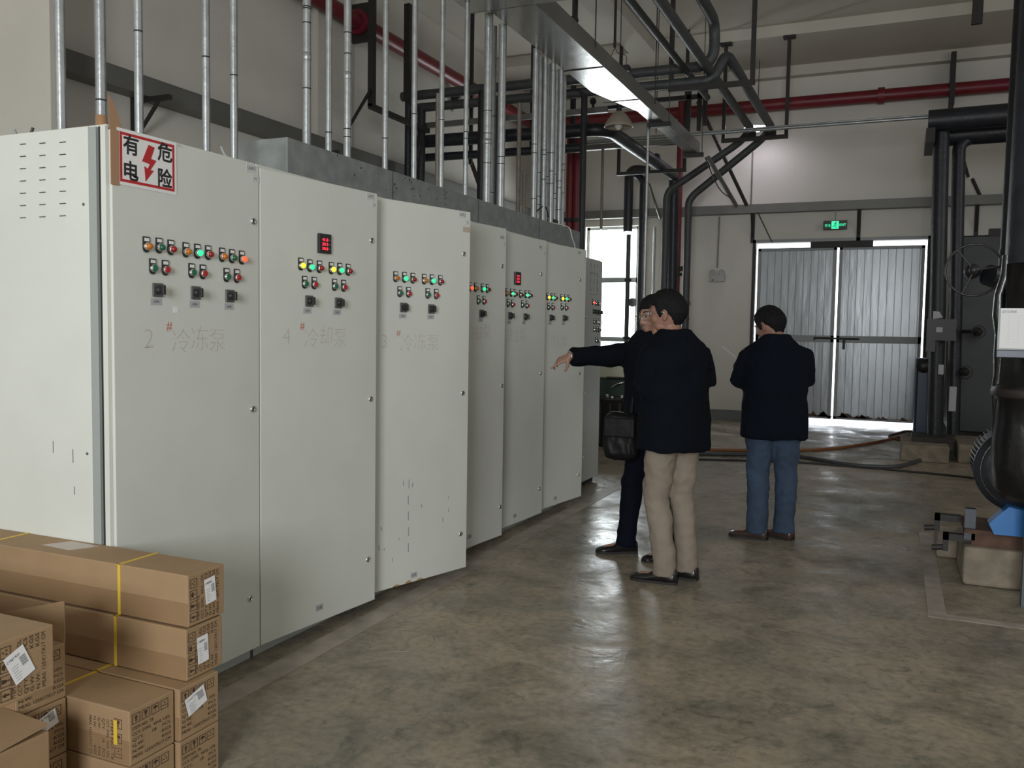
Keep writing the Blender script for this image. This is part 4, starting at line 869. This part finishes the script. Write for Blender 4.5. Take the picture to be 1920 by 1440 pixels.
# ================================================================== cartons
ICON = 'arrow umbrella glass'
def icon(mb, kind, T, s, M):
    "small handling pictogram in a frame; T(u,v)"
    def quad(a, c): mb.add([T(a[0]*s, a[1]*s), T(c[0]*s, a[1]*s), T(c[0]*s, c[1]*s), T(a[0]*s, c[1]*s)], [(0, 1, 2, 3)], M)
    for q_ in (((-.5, -.5), (.5, -.44)), ((-.5, .44), (.5, .5)), ((-.5, -.5), (-.44, .5)), ((.44, -.5), (.5, .5))): quad(*q_)
    if kind == 0: mb.add([T(x*s, y*s) for x, y in ((-.08, -.3), (.08, -.3), (.08, .05), (.22, .05), (0, .35), (-.22, .05), (-.08, .05))], [list(range(7))], M)
    elif kind == 1:
        mb.add([T(x*s, y*s) for x, y in ((-.2, .35), (.2, .35), (.14, 0), (.04, -.08), (.04, -.25), (.15, -.32), (-.15, -.32), (-.04, -.25), (-.04, -.08), (-.14, 0))], [list(range(10))], M)
    elif kind == 2:
        mb.add([T(.3*math.cos(a_)*s, (.05+.28*math.sin(a_))*s) for a_ in [PI*k/8 for k in range(9)]], [list(range(9))], M); quad((-.02, -.35), (.03, .05))
    else:
        for k in range(3):
            a_ = PI/2+2*PI*k/3; quad((.2*math.cos(a_)-.07, .2*math.sin(a_)-.07), (.2*math.cos(a_)+.09, .2*math.sin(a_)+.05))
LINES = ['ITEM NO: T8', 'CCT: DWL  WHL UDL', 'QTY:     18    PCS', 'G.W:            KGS', 'N.W:            KGS', 'MEAS: 125X17X17 CM']
def carton(x1, y0, z0, lab, L=1.24, W=.165, H=.17, rot=0, rotz=0, text=True, label_at=None, straps=(), tapeband=True, flap=False):
    """long carton lying along x; its printed end faces +x"""
    t = thing('carton', lab, 'cardboard box', (x1, y0+W/2, z0), rotz, 'long cardboard cartons stacked by the first cabinet')
    h = W/2
    b = MB(); b.bbox((-L, -h, 0), (0, h, H), M_card, .004)
    b.box((-.001, -h+.005, H*.44), (.0008, h-.005, H*.56), M_card) ; bx = b.build('box_body', t)
    if tapeband:
        tb = MB(); tb.box((-L+.01, -h-.0008, .004), (-.002, -h, H*.46), M_cardd); tb.build('tape_band', t)
    X = .0015
    if rot: T0 = lambda u, v: V((X, -v, H/2+u))          # text reads upwards
    else: T0 = lambda u, v: V((X, u, H/2+v))
    tx = MB()
    if text:
        if rot:
            for k in range(4): icon(tx, k, lambda u, v, k=k: V((X, -h+.024+(-v)*1.0, .028+k*.037+u)), .030, M_ink)
            for k, s in enumerate(LINES):
                put_text(tx, s, lambda u, v, k=k: V((X, -h+.050+k*.0175-v, .012+u)), .0155, M_ink, left=True, width=.148 if k in (1, 2, 5) else (.08 if k == 0 else .15))
        else:
            for k in range(4): icon(tx, k, lambda u, v, k=k: V((X, -h+.024+k*.037+u, H-.028+v)), .030, M_ink)
            for k, s in enumerate(LINES):
                put_text(tx, s, lambda u, v, k=k: V((X, -h+.010+u, H-.062-k*.0175+v)), .0145, M_ink, left=True, width=.148 if k in (1, 2, 5) else (.08 if k == 0 else .15))
        tx.build('printed_text', t)
    if label_at:
        u, v, ang, lw, lh = label_at; lb = MB(); R2 = Mx.Rotation(ang, 3, 'X')
        lb.box((0, -lw/2, -lh/2), (.0008, lw/2, lh/2), M_paper)
        for k in range(9): lb.box((.0009, lw*.10, -lh*.1+k*.0032), (.0011, lw*.40, -lh*.1+k*.0032+.0012+.0008*(k % 2)), M_stkprint)
        for k in range(6): lb.box((.0009, -lw*.38, -lh*.4+k*lh*.09), (.0011, -lw*.38+lw*(.25+.05*(k % 3)), -lh*.4+k*lh*.09+.002), M_sticker)
        for k in range(3): put_text(lb, ('CTN', 'QTY', 'REF')[k], lambda a_, c, k=k: V((.0012, a_-lw*.30+k*lw*.2, lh*.32+c)), .009, M_stkprint)
        lb = lb.build('shipping_label', t); lb.location = (.0022, u-h, v); lb.rotation_euler = (ang, 0, 0)
    for sx in straps:
        s = MB(); e = .0016; wd = .006
        s.box((-sx-wd, -h-e, -.0005), (-sx+wd, -h, H+e), M_strap); s.box((-sx-wd, -h-e, H), (-sx+wd, h+e, H+e), M_strap); s.box((-sx-wd, h, -.0005), (-sx+wd, h+e, H+e), M_strap); s.build('strap', t)
    if flap: 
        fb = MB(); fb.prism([(0, 0), (.0, .13), (-.40, .02), (-.40, 0)], 0, .003, M_card, lambda u, v, q_: V((u, h-q_-.0, H+v))); fb.build('flap', t)
    return t
Hc = .17
carton(-2.050, 2.105, 3*Hc+.012, 'carton with yellow strap, topmost of the tallest stack beside the cabinet', rot=1, label_at=(.098, .098, .10, .048, .085), straps=(.30, .95))
carton(-2.052, 2.098, 2*Hc+.006, 'carton with yellow strap, directly under the topmost one beside the cabinet', rot=1, label_at=(.072, .085, .05, .048, .090), straps=(.31, .96))
carton(-2.030, 2.045, Hc+.003, 'carton with a slanted white label, under the two strapped ones beside the cabinet', label_at=(.070, .110, .28, .085, .062), straps=(.36,), W=.175)
carton(-2.030, 2.045, 0, 'carton on the floor at the foot of the tallest stack, right corner', W=.175)
carton(-2.045, 1.862, Hc+.003, 'carton with yellow strap across its top, in front of the slanted label carton', W=.176, straps=(.34,))
carton(-2.045, 1.862, 0, 'carton on the floor below the strapped one in front of the tallest stack', W=.176)
# the left group
carton(-2.30, 1.685, 2*Hc+.006, 'open carton with a flap standing up, behind the nearest labelled carton', W=.17, flap=True, straps=())
carton(-2.30, 1.685, Hc+.003, 'carton with half hidden white label, under the carton with the raised flap', W=.17, label_at=(.10, .12, .25, .07, .05))
carton(-2.30, 1.685, 0, 'carton on the floor under the half hidden label carton', W=.17)
carton(-2.04, 1.445, 3*Hc+.009, 'carton with a crooked white label, nearest and highest at the left edge', rot=1, label_at=(.062, .095, .42, .060, .085), W=.165)
carton(-2.42, 1.445, 2*Hc+.006, 'carton hidden under the crooked label carton at the left edge', W=.165, text=False)
t = carton(-2.15, 1.500, Hc+.003, 'open carton with loose top flap, lowest at the left bottom corner', W=.178, text=False)
b = MB(); b.prism([(0, 0), (-.30, 0), (-.30, .19), (.01, .17)], 0, .003, M_card, lambda u, v, q_: V((u, -.089+v, Hc+q_+.002+v*.12))); b.build('flap', t)
carton(-2.15, 1.500, 0, 'carton on the floor under the open one at the left bottom corner', W=.178)
# side printing on the strapped carton facing the camera
p4 = [o for o in bpy.data.objects if o.get('label', '').startswith('carton with yellow strap across its top')][0]
b = MB(); h = .088
for k in range(3): icon(b, k+1, lambda u, v, k=k: V((-.045+u, -h-.0012, .125-k*.045+v)), .03, M_ink)
for k, s in enumerate(LINES): put_text(b, s, lambda u, v, k=k: V((-.075-k*.018+v, -h-.0012, .13-u)), .015, M_ink, left=True, width=.12)
b.build('side_print', p4)
MB().box((-.062, -h-.003, .06), (-.048, -h-.001, .135), M_strap).build('strap_end', p4)
# clear tape on the top carton
p1_ = [o for o in bpy.data.objects if o.get('label', '').startswith('carton with yellow strap, topmost')][0]
MB().prism([(-.75, -.02), (-.60, -.03), (-.55, .06), (-.70, .065)], 0, .0006, mat('clear_tape', (.45, .36, .30), .15), lambda u, v, q_: V((u, v, .1702+q_))).build('clear_tape', p1_)
# ================================================================== people
def remeshed(mb, name, voxel, parent, smooth=4, M=None, fold=0.0, fscale=9.0, seed=0, zs=.55):
    tmp = mb.build('tmp'); md = tmp.modifiers.new('r', 'REMESH'); md.mode = 'VOXEL'; md.voxel_size = voxel; md.use_smooth_shade = True
    if smooth: sm = tmp.modifiers.new('s', 'SMOOTH'); sm.iterations = smooth; sm.factor = .5
    bpy.context.view_layer.update()
    me = bpy.data.meshes.new_from_object(tmp.evaluated_get(bpy.context.evaluated_depsgraph_get()))
    bpy.data.objects.remove(tmp)
    if fold:
        for v in me.vertices:
            p = v.co; n = v.normal.copy()
            q = V((p.x*fscale, p.y*fscale, p.z*fscale*zs)) + V((seed*3.1, seed*1.7, 0))
            k = noise.noise(q)*.75 + noise.noise(q*2.3)*.35 - abs(noise.noise(q*1.4+V((5, 5, 5))))*.5
            v.co = p + n*fold*k
    me.materials.clear(); me.materials.append(M); me.polygons.foreach_set('use_smooth', [True]*len(me.polygons))
    me.name = name; o = bpy.data.objects.new(name, me); COL.objects.link(o); o.parent = parent; return o
def loft(mb, st, M, n=28, ex=2.3):
    "stations (cx,cy,z,rx,ry): closed body with super-elliptical rings"
    vs = []
    for cx, cy, z, rx, ry in st:
        for k in range(n):
            a = 2*PI*k/n; c, s = math.cos(a), math.sin(a)
            vs.append((cx+rx*math.copysign(abs(c)**(2/ex), c), cy+ry*math.copysign(abs(s)**(2/ex), s), z))
    N = len(st); fs = [(i*n+k, i*n+(k+1) % n, (i+1)*n+(k+1) % n, (i+1)*n+k) for i in range(N-1) for k in range(n)]
    fs += [list(range(n))[::-1], [(N-1)*n+k for k in range(n)]]
    mb.add(vs, fs, M, True)
def hand(mb, w_, d, n_, side, M, curl=(20, 20, 20, 20), thumb=(.7, .6, -.3), sc=1.0):
    d = d.normalized(); n_ = (n_-d*n_.dot(d)).normalized(); s = d.cross(n_).normalized()*side   # s points to the thumb side
    vs = []; N = 16; st = ((-.02, .026, .021), (.012, .028, .019), (.035, .036, .017), (.065, .041, .015), (.090, .039, .012))
    for a, hw, ht in st:
        for k in range(N):
            t = 2*PI*k/N; vs.append(w_+d*a*sc+s*math.cos(t)*hw*sc+n_*math.sin(t)*ht*sc)
    fs = [(i*N+k, i*N+(k+1) % N, (i+1)*N+(k+1) % N, (i+1)*N+k) for i in range(len(st)-1) for k in range(N)] + [list(range(N))[::-1], [(len(st)-1)*N+k for k in range(N)]]
    mb.add(vs, fs, M, True)
    for k, (off, L, r) in enumerate(((.032, .072, .0085), (.0112, .080, .0088), (-.0105, .074, .0084), (-.031, .058, .0075))):
        c = curl[k]*PI/180; p = w_+d*(.084-.004*abs(k-1))*sc+s*off*sc; pts = [p-d*.02*sc]; ang = c*.5; dd = (d+s*(.10-.065*k)).normalized()
        pts.append(p)
        for seg in (.45, .30, .25):
            p = p+(dd*math.cos(ang)-n_*math.sin(ang))*L*seg*sc; pts.append(p); ang += c
        mb.tube(pts, [r*sc, r*1.04*sc, r*sc, r*.92*sc, r*.62*sc], M, 10)
    p = w_+d*.018*sc+s*.022*sc; t = (d*thumb[0]+s*thumb[1]+n_*thumb[2]).normalized()
    p1 = p+t*.036*sc; p2 = p1+(t*.8+d*.35).normalized()*.030*sc; p3 = p2+(t*.6+d*.55).normalized()*.024*sc
    mb.tube([p-t*.01, p1, p2, p3], [.015*sc, .0125*sc, .0105*sc, .0075*sc], M, 10)
def head_pt(x, y, z):
    X, Y, Z = .077*x, .097*y, .117*z
    if z < 0:
        k = -z; X *= 1-.30*k**1.7
        if y > 0: Y *= 1-.05*k
        else: Y *= 1-.42*k
    if y > .3: X *= 1-.10*(y-.3)
    return V((X, Y, Z))
SKIN = mat('skin', (.36, .205, .15), .5, var=.08, vscale=14, bump=.08, bscale=120, bdist=.002)
SKIN2 = mat('skin_tanned', (.31, .165, .115), .5, var=.08, vscale=14, bump=.08, bscale=120, bdist=.002)
HAIR = mat('black_hair', (.006, .0055, .006), .75, bump=.9, bscale=90, stretch=(1, 1, .25), spec=.25)
LIP = mat('lips', (.30, .11, .09), .5)
EYEW = mat('eye_white', (.6, .58, .55), .3); EYEB = mat('eye_dark', (.01, .008, .006), .2)
NAVY = mat('dark_jacket_cloth', (.0045, .0055, .0095), .9, spec=.12, bump=.5, bscale=160, var=.2, bdist=.003)
BLACKJ = mat('black_jacket_cloth', (.003, .0046, .008), .9, spec=.12, bump=.4, bscale=130, var=.2, bdist=.003)
BLAZER = mat('navy_blazer_cloth', (.004, .006, .0115), .9, spec=.12, bump=.5, bscale=190, var=.15, bdist=.002)
DKTROU = mat('dark_navy_trousers', (.0045, .0055, .012), .9, spec=.12, var=.2)
BEIGE = mat('beige_trousers', (.245, .205, .16), .85, bump=.3, bscale=120, var=.08, vscale=9, bdist=.002)
JEANS = mat('blue_jeans', (.034, .058, .098), .85, bump=.4, bscale=240, var=.30, vscale=7, bdist=.002)
SHOEB = mat('black_shoe_leather', (.010, .009, .009), .22, var=.2); SHOEBR = mat('brown_shoe_leather', (.055, .035, .028), .25, var=.2); SOLE = mat('rubber_sole', (.02, .018, .016), .7)

def person(label, base, rz, H, J, skin, jm, tm, shm, head_yaw=0, head_pitch=0, head_roll=0, glasses=None, hem=.80, jw=1.0, collar=False, hairlen=0, hairt=.018, hs=1.12, bw=1.0):
    """J: joints in local metres for a 1.72 m figure (x right, y forward). Body is one surface; hair and clothes are children"""
    root = thing('person', label, 'person', base, rz); k = H/1.72
    P = lambda p: V(p)*k
    neck = P(J.get('neck', (0, -.005, 1.46))); hc = P(J.get('head', (0, .035, 1.605)))
    lean = J.get('lean', (0, 0))
    def cx(z): return lean[0]*(z-.9)/.55, lean[1]*(z-.9)/.55
    RH = Mx.Rotation(head_yaw, 3, 'Z') @ Mx.Rotation(-head_pitch, 3, 'X') @ Mx.Rotation(head_roll, 3, 'Y')
    kh = k*hs
    HP = lambda p: hc + RH @ (V(p)*kh)
    # ---------------- body
    b = MB(); bm = bmesh.new(); bmesh.ops.create_uvsphere(bm, u_segments=36, v_segments=26, radius=1)
    for v in bm.verts: v.co = HP(head_pt(*v.co))
    b.bm(bm, skin, True)
    b.tube([HP((0, .086, .026)), HP((0, .095, .004)), HP((0, .1035, -.018)), HP((0, .098, -.030)), HP((0, .086, -.034))], [.008*kh, .008*kh, .0105*kh, .009*kh, .005*kh], skin, 10)
    for s in (-1, 1):
        b.sphere(HP((s*.012, .0925, -.026)), .0085*kh, skin, 10)
        b.sphere(HP((s*.040, .052, -.020)), (.025*kh, .028*kh, .030*kh), skin, 12)
        b.tube([HP((s*.006, .094, .030)), HP((s*.030, .087, .036)), HP((s*.052, .066, .030))], [.008*kh, .009*kh, .007*kh], skin, 8)
        b.sphere(HP((s*.040, .022, -.064)), (.022*kh, .036*kh, .026*kh), skin, 12, RH)
        b.sphere(HP((s*.080, -.006, -.008)), (.007*kh, .018*kh, .031*kh), skin, 14, RH @ Mx.Rotation(s*.35, 3, 'Z'))
        b.tube([HP((s*.083, .006, .018)), HP((s*.090, -.010, .024)), HP((s*.091, -.022, .008)), HP((s*.087, -.016, -.018)), HP((s*.080, -.004, -.034))], .0052*kh, skin, 8)
    b.sphere(HP((0, .066, -.094)), (.024*kh, .021*kh, .020*kh), skin, 14, RH)
    b.sphere(HP((0, .073, -.060)), (.026*kh, .0135*kh, .020*kh), skin, 12, RH)
    b.tube([HP((0, -.012, -.05)), (HP((0, -.02, -.10))+neck)*.5, neck, neck+V((0, 0, -.06))], [.056*k, .060*k, .066*k, .080*k], skin, 20)
    T = [(z*k, rx*k, ry*k) for z, rx, ry in ((.86, .13, .10), (1.0, .135, .09), (1.15, .15, .10), (1.32, .165, .10), (1.42, .13, .08), (1.47, .06, .06))]
    loft(b, [(cx(z/k)[0]*k, cx(z/k)[1]*k, z, rx, ry) for z, rx, ry in T], skin)
    for sd, s in (('R', 1), ('L', -1)):
        sh, el, wr = P(J['sh'+sd]), P(J['el'+sd]), P(J['wr'+sd])
        b.tube([sh+V((-s*.05, 0, -.01)), sh, (sh+el)*.5, el, (el+wr)*.5, wr, wr+(wr-el).normalized()*.02], [x*k for x in (.045, .050, .046, .038, .036, .027, .024)], skin, 14)
        h_ = J['hand'+sd]; hand(b, wr, V(h_[0]), V(h_[1]), h_[2], skin, h_[3], h_[4] if len(h_) > 4 else (.7, .6, -.3), .98*k)
        hp, kn, an = P(J['hip'+sd]), P(J['kn'+sd]), P(J['an'+sd])
        b.tube([hp+V((0, 0, .04)), hp, (hp+kn)*.5, kn, (kn+an)*.5+V((0, -.012, .03)), an, an+V((0, 0, -.05))], [x*k for x in (.07, .078, .064, .050, .048, .034, .036)], skin, 14)
        fd = V((math.sin(J['ft'+sd]), math.cos(J['ft'+sd]), 0)); a0 = V((an.x, an.y, .045))
        b.tube([a0-fd*.05, a0, a0+fd*.08+V((0, 0, -.008)), a0+fd*.16+V((0, 0, -.014))], [.024, .034, .030, .018], skin, 12)
    remeshed(b, 'body', .0055, root, 3, skin)
    # ---------------- hair: shell over the skull with a clear hairline
    bm = bmesh.new(); bmesh.ops.create_uvsphere(bm, u_segments=72, v_segments=54, radius=1)
    for v in bm.verts:
        x, y, z = v.co; a = math.atan2(abs(x), y)     # 0 front .. pi back
        if a < .95: line = .43+.03*math.cos(a*2)
        elif a < 1.34: line = .42-(a-.95)/.39*.60
        elif a < 1.48: line = -.18+(a-1.34)/.14*.12
        elif a < 1.80: line = -.06+(a-1.45)/.35*.08
        else: line = .02-min(1, (a-1.80)/.7)*(.62+hairlen)
        u_ = (z-line); t = -.010 if u_ < 0 else (.002+min(1, u_/(.22 if a < 1.45 else .75))*hairt)
        if u_ > .02: t += .0035*noise.noise(V((x*7, y*7, z*7)))+.004*abs(noise.noise(V((x*16, y*16, z*5)))) + .006*max(0, z)
        q = head_pt(x, y, z); v.co = HP(q+V((x, y, z))*t)
    hb = MB(); hb.bm(bm, HAIR, True); hb.build('hair', root)
    # ---------------- face parts
    for s in (-1, 1):
        e = MB(); c = HP((s*.030, .079, .010)); e.sphere(c, .0118*kh, EYEW, 12); e.sphere(HP((s*.030, .0875, .009)), .0052*kh, EYEB, 10)
        e.tube([HP((s*.017, .089, .011)), HP((s*.030, .0935, .0165)), HP((s*.044, .084, .011))], .0022*kh, EYEB, 6); e.build('eye', root)
        e = MB(); e.tube([HP((s*.013, .098, .036)), HP((s*.032, .0935, .043)), HP((s*.053, .073, .036))], [.003*kh, .0042*kh, .002*kh], HAIR, 6); e.build('eyebrow', root)
    e = MB(); e.tube([HP((-.022, .078, -.060)), HP((0, .0865, -.058)), HP((.022, .078, -.060))], [.0015*kh, .0034*kh, .0015*kh], LIP, 8)
    e.tube([HP((-.019, .0785, -.0635)), HP((0, .0862, -.0655)), HP((.019, .0785, -.0635))], [.0015*kh, .0038*kh, .0015*kh], LIP, 8); e.build('lips', root)
    if glasses:
        g = MB()
        for s in (-1, 1):
            cc = (s*.033, .108, .008); pts = [HP((cc[0]+.025*math.copysign(abs(math.cos(a))**.6, math.cos(a)), cc[1]-.006*abs(math.cos(a))*(1 if s*math.cos(a) > 0 else 0), cc[2]+.016*math.copysign(abs(math.sin(a))**.6, math.sin(a)))) for a in [2*PI*j/20 for j in range(21)]]
            g.tube(pts, .0014*kh, glasses, 6); g.tube([HP((s*.057, .103, .014)), HP((s*.080, .06, .014)), HP((s*.087, .0, .012)), HP((s*.086, -.018, -.004))], .0022*kh, glasses, 6)
        g.tube([HP((-.008, .109, .012)), HP((0, .113, .015)), HP((.008, .109, .012))], .0014*kh, glasses, 6)
        gl = g.build('glasses', root)
        for s in (-1, 1):
            L = MB(); c0 = (s*.033, .1075, .008); L.add([HP((c0[0]+dx_*.023, c0[1], c0[2]+dz_*.014)) for dx_, dz_ in ((-1, -.8), (1, -.8), (1, .8), (-1, .8))], [(0, 1, 2, 3)], M_glass); L.build('lens', gl)
    # ---------------- jacket
    j = MB(); TS = [(hem, .210, .155), (hem+.06, .210, .157), (.95, .204, .155), (1.05, .198, .150), (1.18, .200, .148), (1.30, .208, .150), (1.37, .195, .138), (1.42, .162, .120), (1.455, .122, .102), (1.485, .092, .086), (1.505, .080, .078)]
    loft(j, [((cx(z)[0])*k, (cx(z)[1])*k, z*k, rx*k*jw, ry*k*jw) for z, rx, ry in TS], jm, 36, 2.25)
    for sd, s in (('R', 1), ('L', -1)):
        sh, el, wr = P(J['sh'+sd]), P(J['el'+sd]), P(J['wr'+sd]); inn = sh+V((-s*.07, 0, .0))*k; wr2 = wr+(el-wr).normalized()*.012
        j.tube([inn, sh+V((-s*.028, 0, -.002))*k, sh+V((-s*.002, 0, -.022))*k, sh+(el-sh)*.18+V((s*.004, 0, 0)), sh+(el-sh)*.42, sh+(el-sh)*.75, el, el+(wr2-el)*.3, el+(wr2-el)*.7, wr2], [x*k*jw for x in (.058, .062, .067, .072, .072, .070, .066, .063, .058, .054)], jm, 20)
    jo = remeshed(j, 'jacket', .0105, root, 5, jm, .017, 7.0, int(H*100) % 7, .9)
    if collar:
        c = MB(); up = (HP((0, -.02, -.08))-neck).normalized(); c0 = neck+up*.012
        c.tube([c0-up*.03+V((0, 0, 0)), c0+up*.005, c0+up*.028], [.088*k, .076*k, .072*k], jm, 24, caps=False)
        c.tube([c0+up*.028, c0+up*.0], [.066*k, .064*k], jm, 24, caps=False); c.build('collar', jo)
    # ---------------- trousers
    t = MB(); hR, hL = P(J['hipR']), P(J['hipL']); mid = (hR+hL)*.5
    loft(t, [(mid.x, mid.y, .80*k, .150*k, .115*k), (mid.x, mid.y, .88*k, .165*k, .125*k), (mid.x, mid.y, .98*k, .158*k, .115*k), (mid.x, mid.y, 1.05*k, .14*k, .10*k)], tm)
    for sd, s in (('R', 1), ('L', -1)):
        hp, kn, an = P(J['hip'+sd]), P(J['kn'+sd]), P(J['an'+sd])
        t.tube([hp+V((0, 0, .03)), hp+V((0, 0, -.05)), hp+(kn-hp)*.35, hp+(kn-hp)*.7, kn, kn+(an-kn)*.25+V((0, -.010, 0)), kn+(an-kn)*.6+V((0, -.006, 0)), an+V((0, .004, .01)), an+V((0, .006, -.052))],
               [x*k*J.get('legw', 1) for x in (.086, .098, .092, .080, .072, .071, .068, .067, .071)], tm, 20)
    remeshed(t, 'trousers', .010, root, 5, tm, .013, 9.5, 3, 1.1)
    # ---------------- shoes
    for sd in 'RL':
        an = P(J['an'+sd]); a_ = J['ft'+sd]; R2 = Mx.Rotation(-a_, 3, 'Z'); c = V((an.x, an.y, 0)); b2 = MB()
        st = [(-.075, .030, .075), (-.055, .036, .095), (-.01, .038, .100), (.045, .040, .080), (.10, .046, .055), (.15, .046, .046), (.185, .038, .038), (.205, .022, .026)]
        vs = []; N = 18
        for y, hw, ht in st:
            for q in range(N):
                an_ = 2*PI*q/N; x = hw*math.cos(an_); z = max(0, math.sin(an_))**.8*(ht-.014)+.014 if math.sin(an_) > 0 else .014+math.sin(an_)*.004
                vs.append(c+R2 @ V((x, y, z)))
        fs = [(i*N+q, i*N+(q+1) % N, (i+1)*N+(q+1) % N, (i+1)*N+q) for i in range(len(st)-1) for q in range(N)] + [list(range(N))[::-1], [(len(st)-1)*N+q for q in range(N)]]
        b2.add(vs, fs, shm, True); so = b2.build('shoe', root)
        sl = MB(); out = [(hw*1.06, y) for y, hw, _ in st]+[(-hw*1.06, y) for y, hw, _ in st[::-1]]
        sl.prism(out, .0, .016, SOLE, lambda u, v, q: c+R2 @ V((u, v, q))); sl.build('sole', so)
    return root, HP, P
def loc(root, base, rz, wp):
    return Mx.Rotation(-rz, 3, 'Z') @ (V(wp)-V(base))
LEGS = dict(hipR=(.09, 0, .90), hipL=(-.09, 0, .90), knR=(.10, .02, .48), knL=(-.10, .02, .48), anR=(.11, -.01, .10), anL=(-.11, -.01, .10), ftR=.2, ftL=-.2, shR=(.172, 0, 1.35), shL=(-.172, 0, 1.35))

# man A, pointing with his right arm
baseA = V((-1.46, 5.66, 0)); rzA = math.radians(128); HA = 1.725; kA = HA/1.72
shA = V((.17, .02, 1.355))
tgt = None
for i in range(200):
    Yt = 4.8+i*.006; wp = onY(1069, 668, Yt); lp_ = loc(None, baseA, rzA, wp)/kA
    dd = abs((lp_-shA).length-.535)
    if tgt is None or dd < tgt[0]: tgt = (dd, lp_, Yt)
wrA = tgt[1]; elA = (shA+wrA)*.5+V((0, 0, -.018))
dirw = onY(1030, 684, tgt[2]-.02)-onY(1069, 668, tgt[2]); dA = Mx.Rotation(-rzA, 3, 'Z') @ dirw
nA = Mx.Rotation(-rzA, 3, 'Z') @ V((.15, -.50, .85))
JA = dict(LEGS, shR=shA, elR=elA, wrR=wrA, handR=(dA, nA, -1, (6, 34, 46, 50), (.35, .55, -.75)),
          elL=(-.21, -.05, 1.08), wrL=(-.18, .05, .84), handL=((.1, .3, -.9), (-.9, .2, .1), 1, (40, 45, 50, 50)),
          knR=(.09, .10, .48), anR=(.09, .13, .10), knL=(-.10, .0, .48), anL=(-.10, -.08, .10), ftR=.15, ftL=-.35, lean=(.0, .03), neck=(0, .02, 1.455), head=(-.045, .02, 1.578))
for s in ('R',):
    pass
SILV = mat('silver_metal', (.75, .75, .78), .2, 1)
rA, HPA, PA = person('person in black jacket with glasses pointing his bare hand at the cabinets', baseA, rzA, HA, JA, SKIN, NAVY, DKTROU, SHOEB, head_yaw=math.radians(16), head_pitch=.05, glasses=SILV, hem=.78, jw=1.16)
b = MB(); wv = PA(wrA); ad = (wv-PA(elA)).normalized(); b.torus(wv+ad*.004, ad, .031, .006, SILV, 24, 8); b.build('watch', rA)
b = MB(); c0 = PA(JA['neck']); b.prism([(0, 0), (.03, 0), (.015, -.03)], 0, .004, mat('pale_shirt', (.30, .36, .42), .7), lambda u, v, q: V((c0.x-.015+u, c0.y+.085+q, c0.z-.03+v))); b.build('shirt', rA)
# man B, standing before A with his back half turned
baseB = V((-1.195, 5.14, 0)); rzB = math.radians(56); HB = 1.735
JB = dict(LEGS, shR=(.170, 0, 1.372), shL=(-.170, 0, 1.372), elR=(.215, -.03, 1.21), wrR=(.09, .20, 1.22), handR=((-.7, .6, .1), (.3, .6, .6), -1, (40, 45, 50, 50)),
          elL=(-.20, .04, 1.17), wrL=(-.06, .22, 1.20), handL=((.7, .6, .0), (-.3, .6, .6), 1, (40, 45, 50, 50)),
          anR=(.10, -.03, .10), anL=(-.07, -.03, .10), knR=(.09, .02, .48), knL=(-.08, .05, .48), hipR=(.085, 0, .9), hipL=(-.085, 0, .9), ftR=-.55, ftL=-.60, legw=1.05, lean=(0, .01), head=(-.02, .065, 1.585), neck=(0, .0, 1.455))
rB, HPB, PB = person('person in black jacket and beige trousers with glasses, seen from behind his left shoulder', baseB, rzB, HB, JB, SKIN2, BLACKJ, BEIGE, SHOEB, head_yaw=math.radians(34), head_pitch=.04, hs=1.07, glasses=SILV, hem=.79, jw=1.13, hairlen=.02)
# man C, back to the camera, reading
baseC = V((-.79, 6.53, 0)); rzC = math.radians(20); HC = 1.70
JC = dict(LEGS, shR=(.175, 0, 1.375), shL=(-.175, 0, 1.37), elR=(.23, .03, 1.19), wrR=(.10, .25, 1.22), handR=((-.75, .55, .2), (.3, .5, .7), -1, (35, 40, 45, 50)),
          elL=(-.245, .07, 1.165), wrL=(-.18, .26, 1.28), handL=((.1, .5, .75), (-.6, .5, -.2), 1, (45, 50, 55, 60)),
          knR=(.105, .02, .48), anR=(.10, .0, .10), knL=(-.10, .01, .48), anL=(-.10, -.03, .10), ftR=-.75, ftL=-1.05, legw=1.17, head=(-.03, .07, 1.565), lean=(0, .0))
rC, HPC, PC = person('person in navy blazer and blue jeans reading a sheet, back to the camera', baseC, rzC, HC, JC, SKIN2, BLAZER, JEANS, SHOEBR, head_yaw=math.radians(38), head_pitch=.42, hem=.745, jw=1.16)
# sheet of paper in the left hand of man C
Rz = Mx.Rotation(rzC, 3, 'Z'); hw_ = baseC + Rz @ (PC((-.165, .31, 1.27)))
q0 = onY(1354, 650, hw_.y+.05); q1 = onY(1400, 688, hw_.y-.03)
b = MB(); sd = V((hw_.x, hw_.y, -.02)).normalized()*.20; b.add([q0, q1, q1+sd, q0+sd, q0+V((0, 0, .0015)), q1+V((0, 0, .0015)), q1+sd+V((0, 0, .0015)), q0+sd+V((0, 0, .0015))], [(0, 1, 2, 3), (7, 6, 5, 4), (0, 4, 5, 1), (1, 5, 6, 2), (2, 6, 7, 3), (3, 7, 4, 0)], M_paper)
b.build('paper_sheet', label='white sheet of paper held up by the man in the navy blazer', cat='paper')
# bag on man A's side
pb_ = onY(1166, 818, 5.46); t = thing('shoulder_bag', 'black leather bag hanging at the side of the pointing man', 'bag', pb_)
LE = mat('black_leather', (.004, .004, .0045), .5, spec=.3, bump=.5, bscale=14)
b = MB(); b.bbox((-.12, -.065, -.155), (.115, .05, .155), LE, .045); o = remeshed(b, 'bag_body', .009, t, 4, LE, .012, 14, 2)
MB().bbox((-.10, -.078, .0), (.10, -.060, .125), LE, .012).build('bag_flap', t)
b = MB(); b.tube(bend([V((.06, 0, .12)), V((.05, .08, .32)), V((.12, .12, .50))], .08), .011, LE, 8); b.build('strap', t)
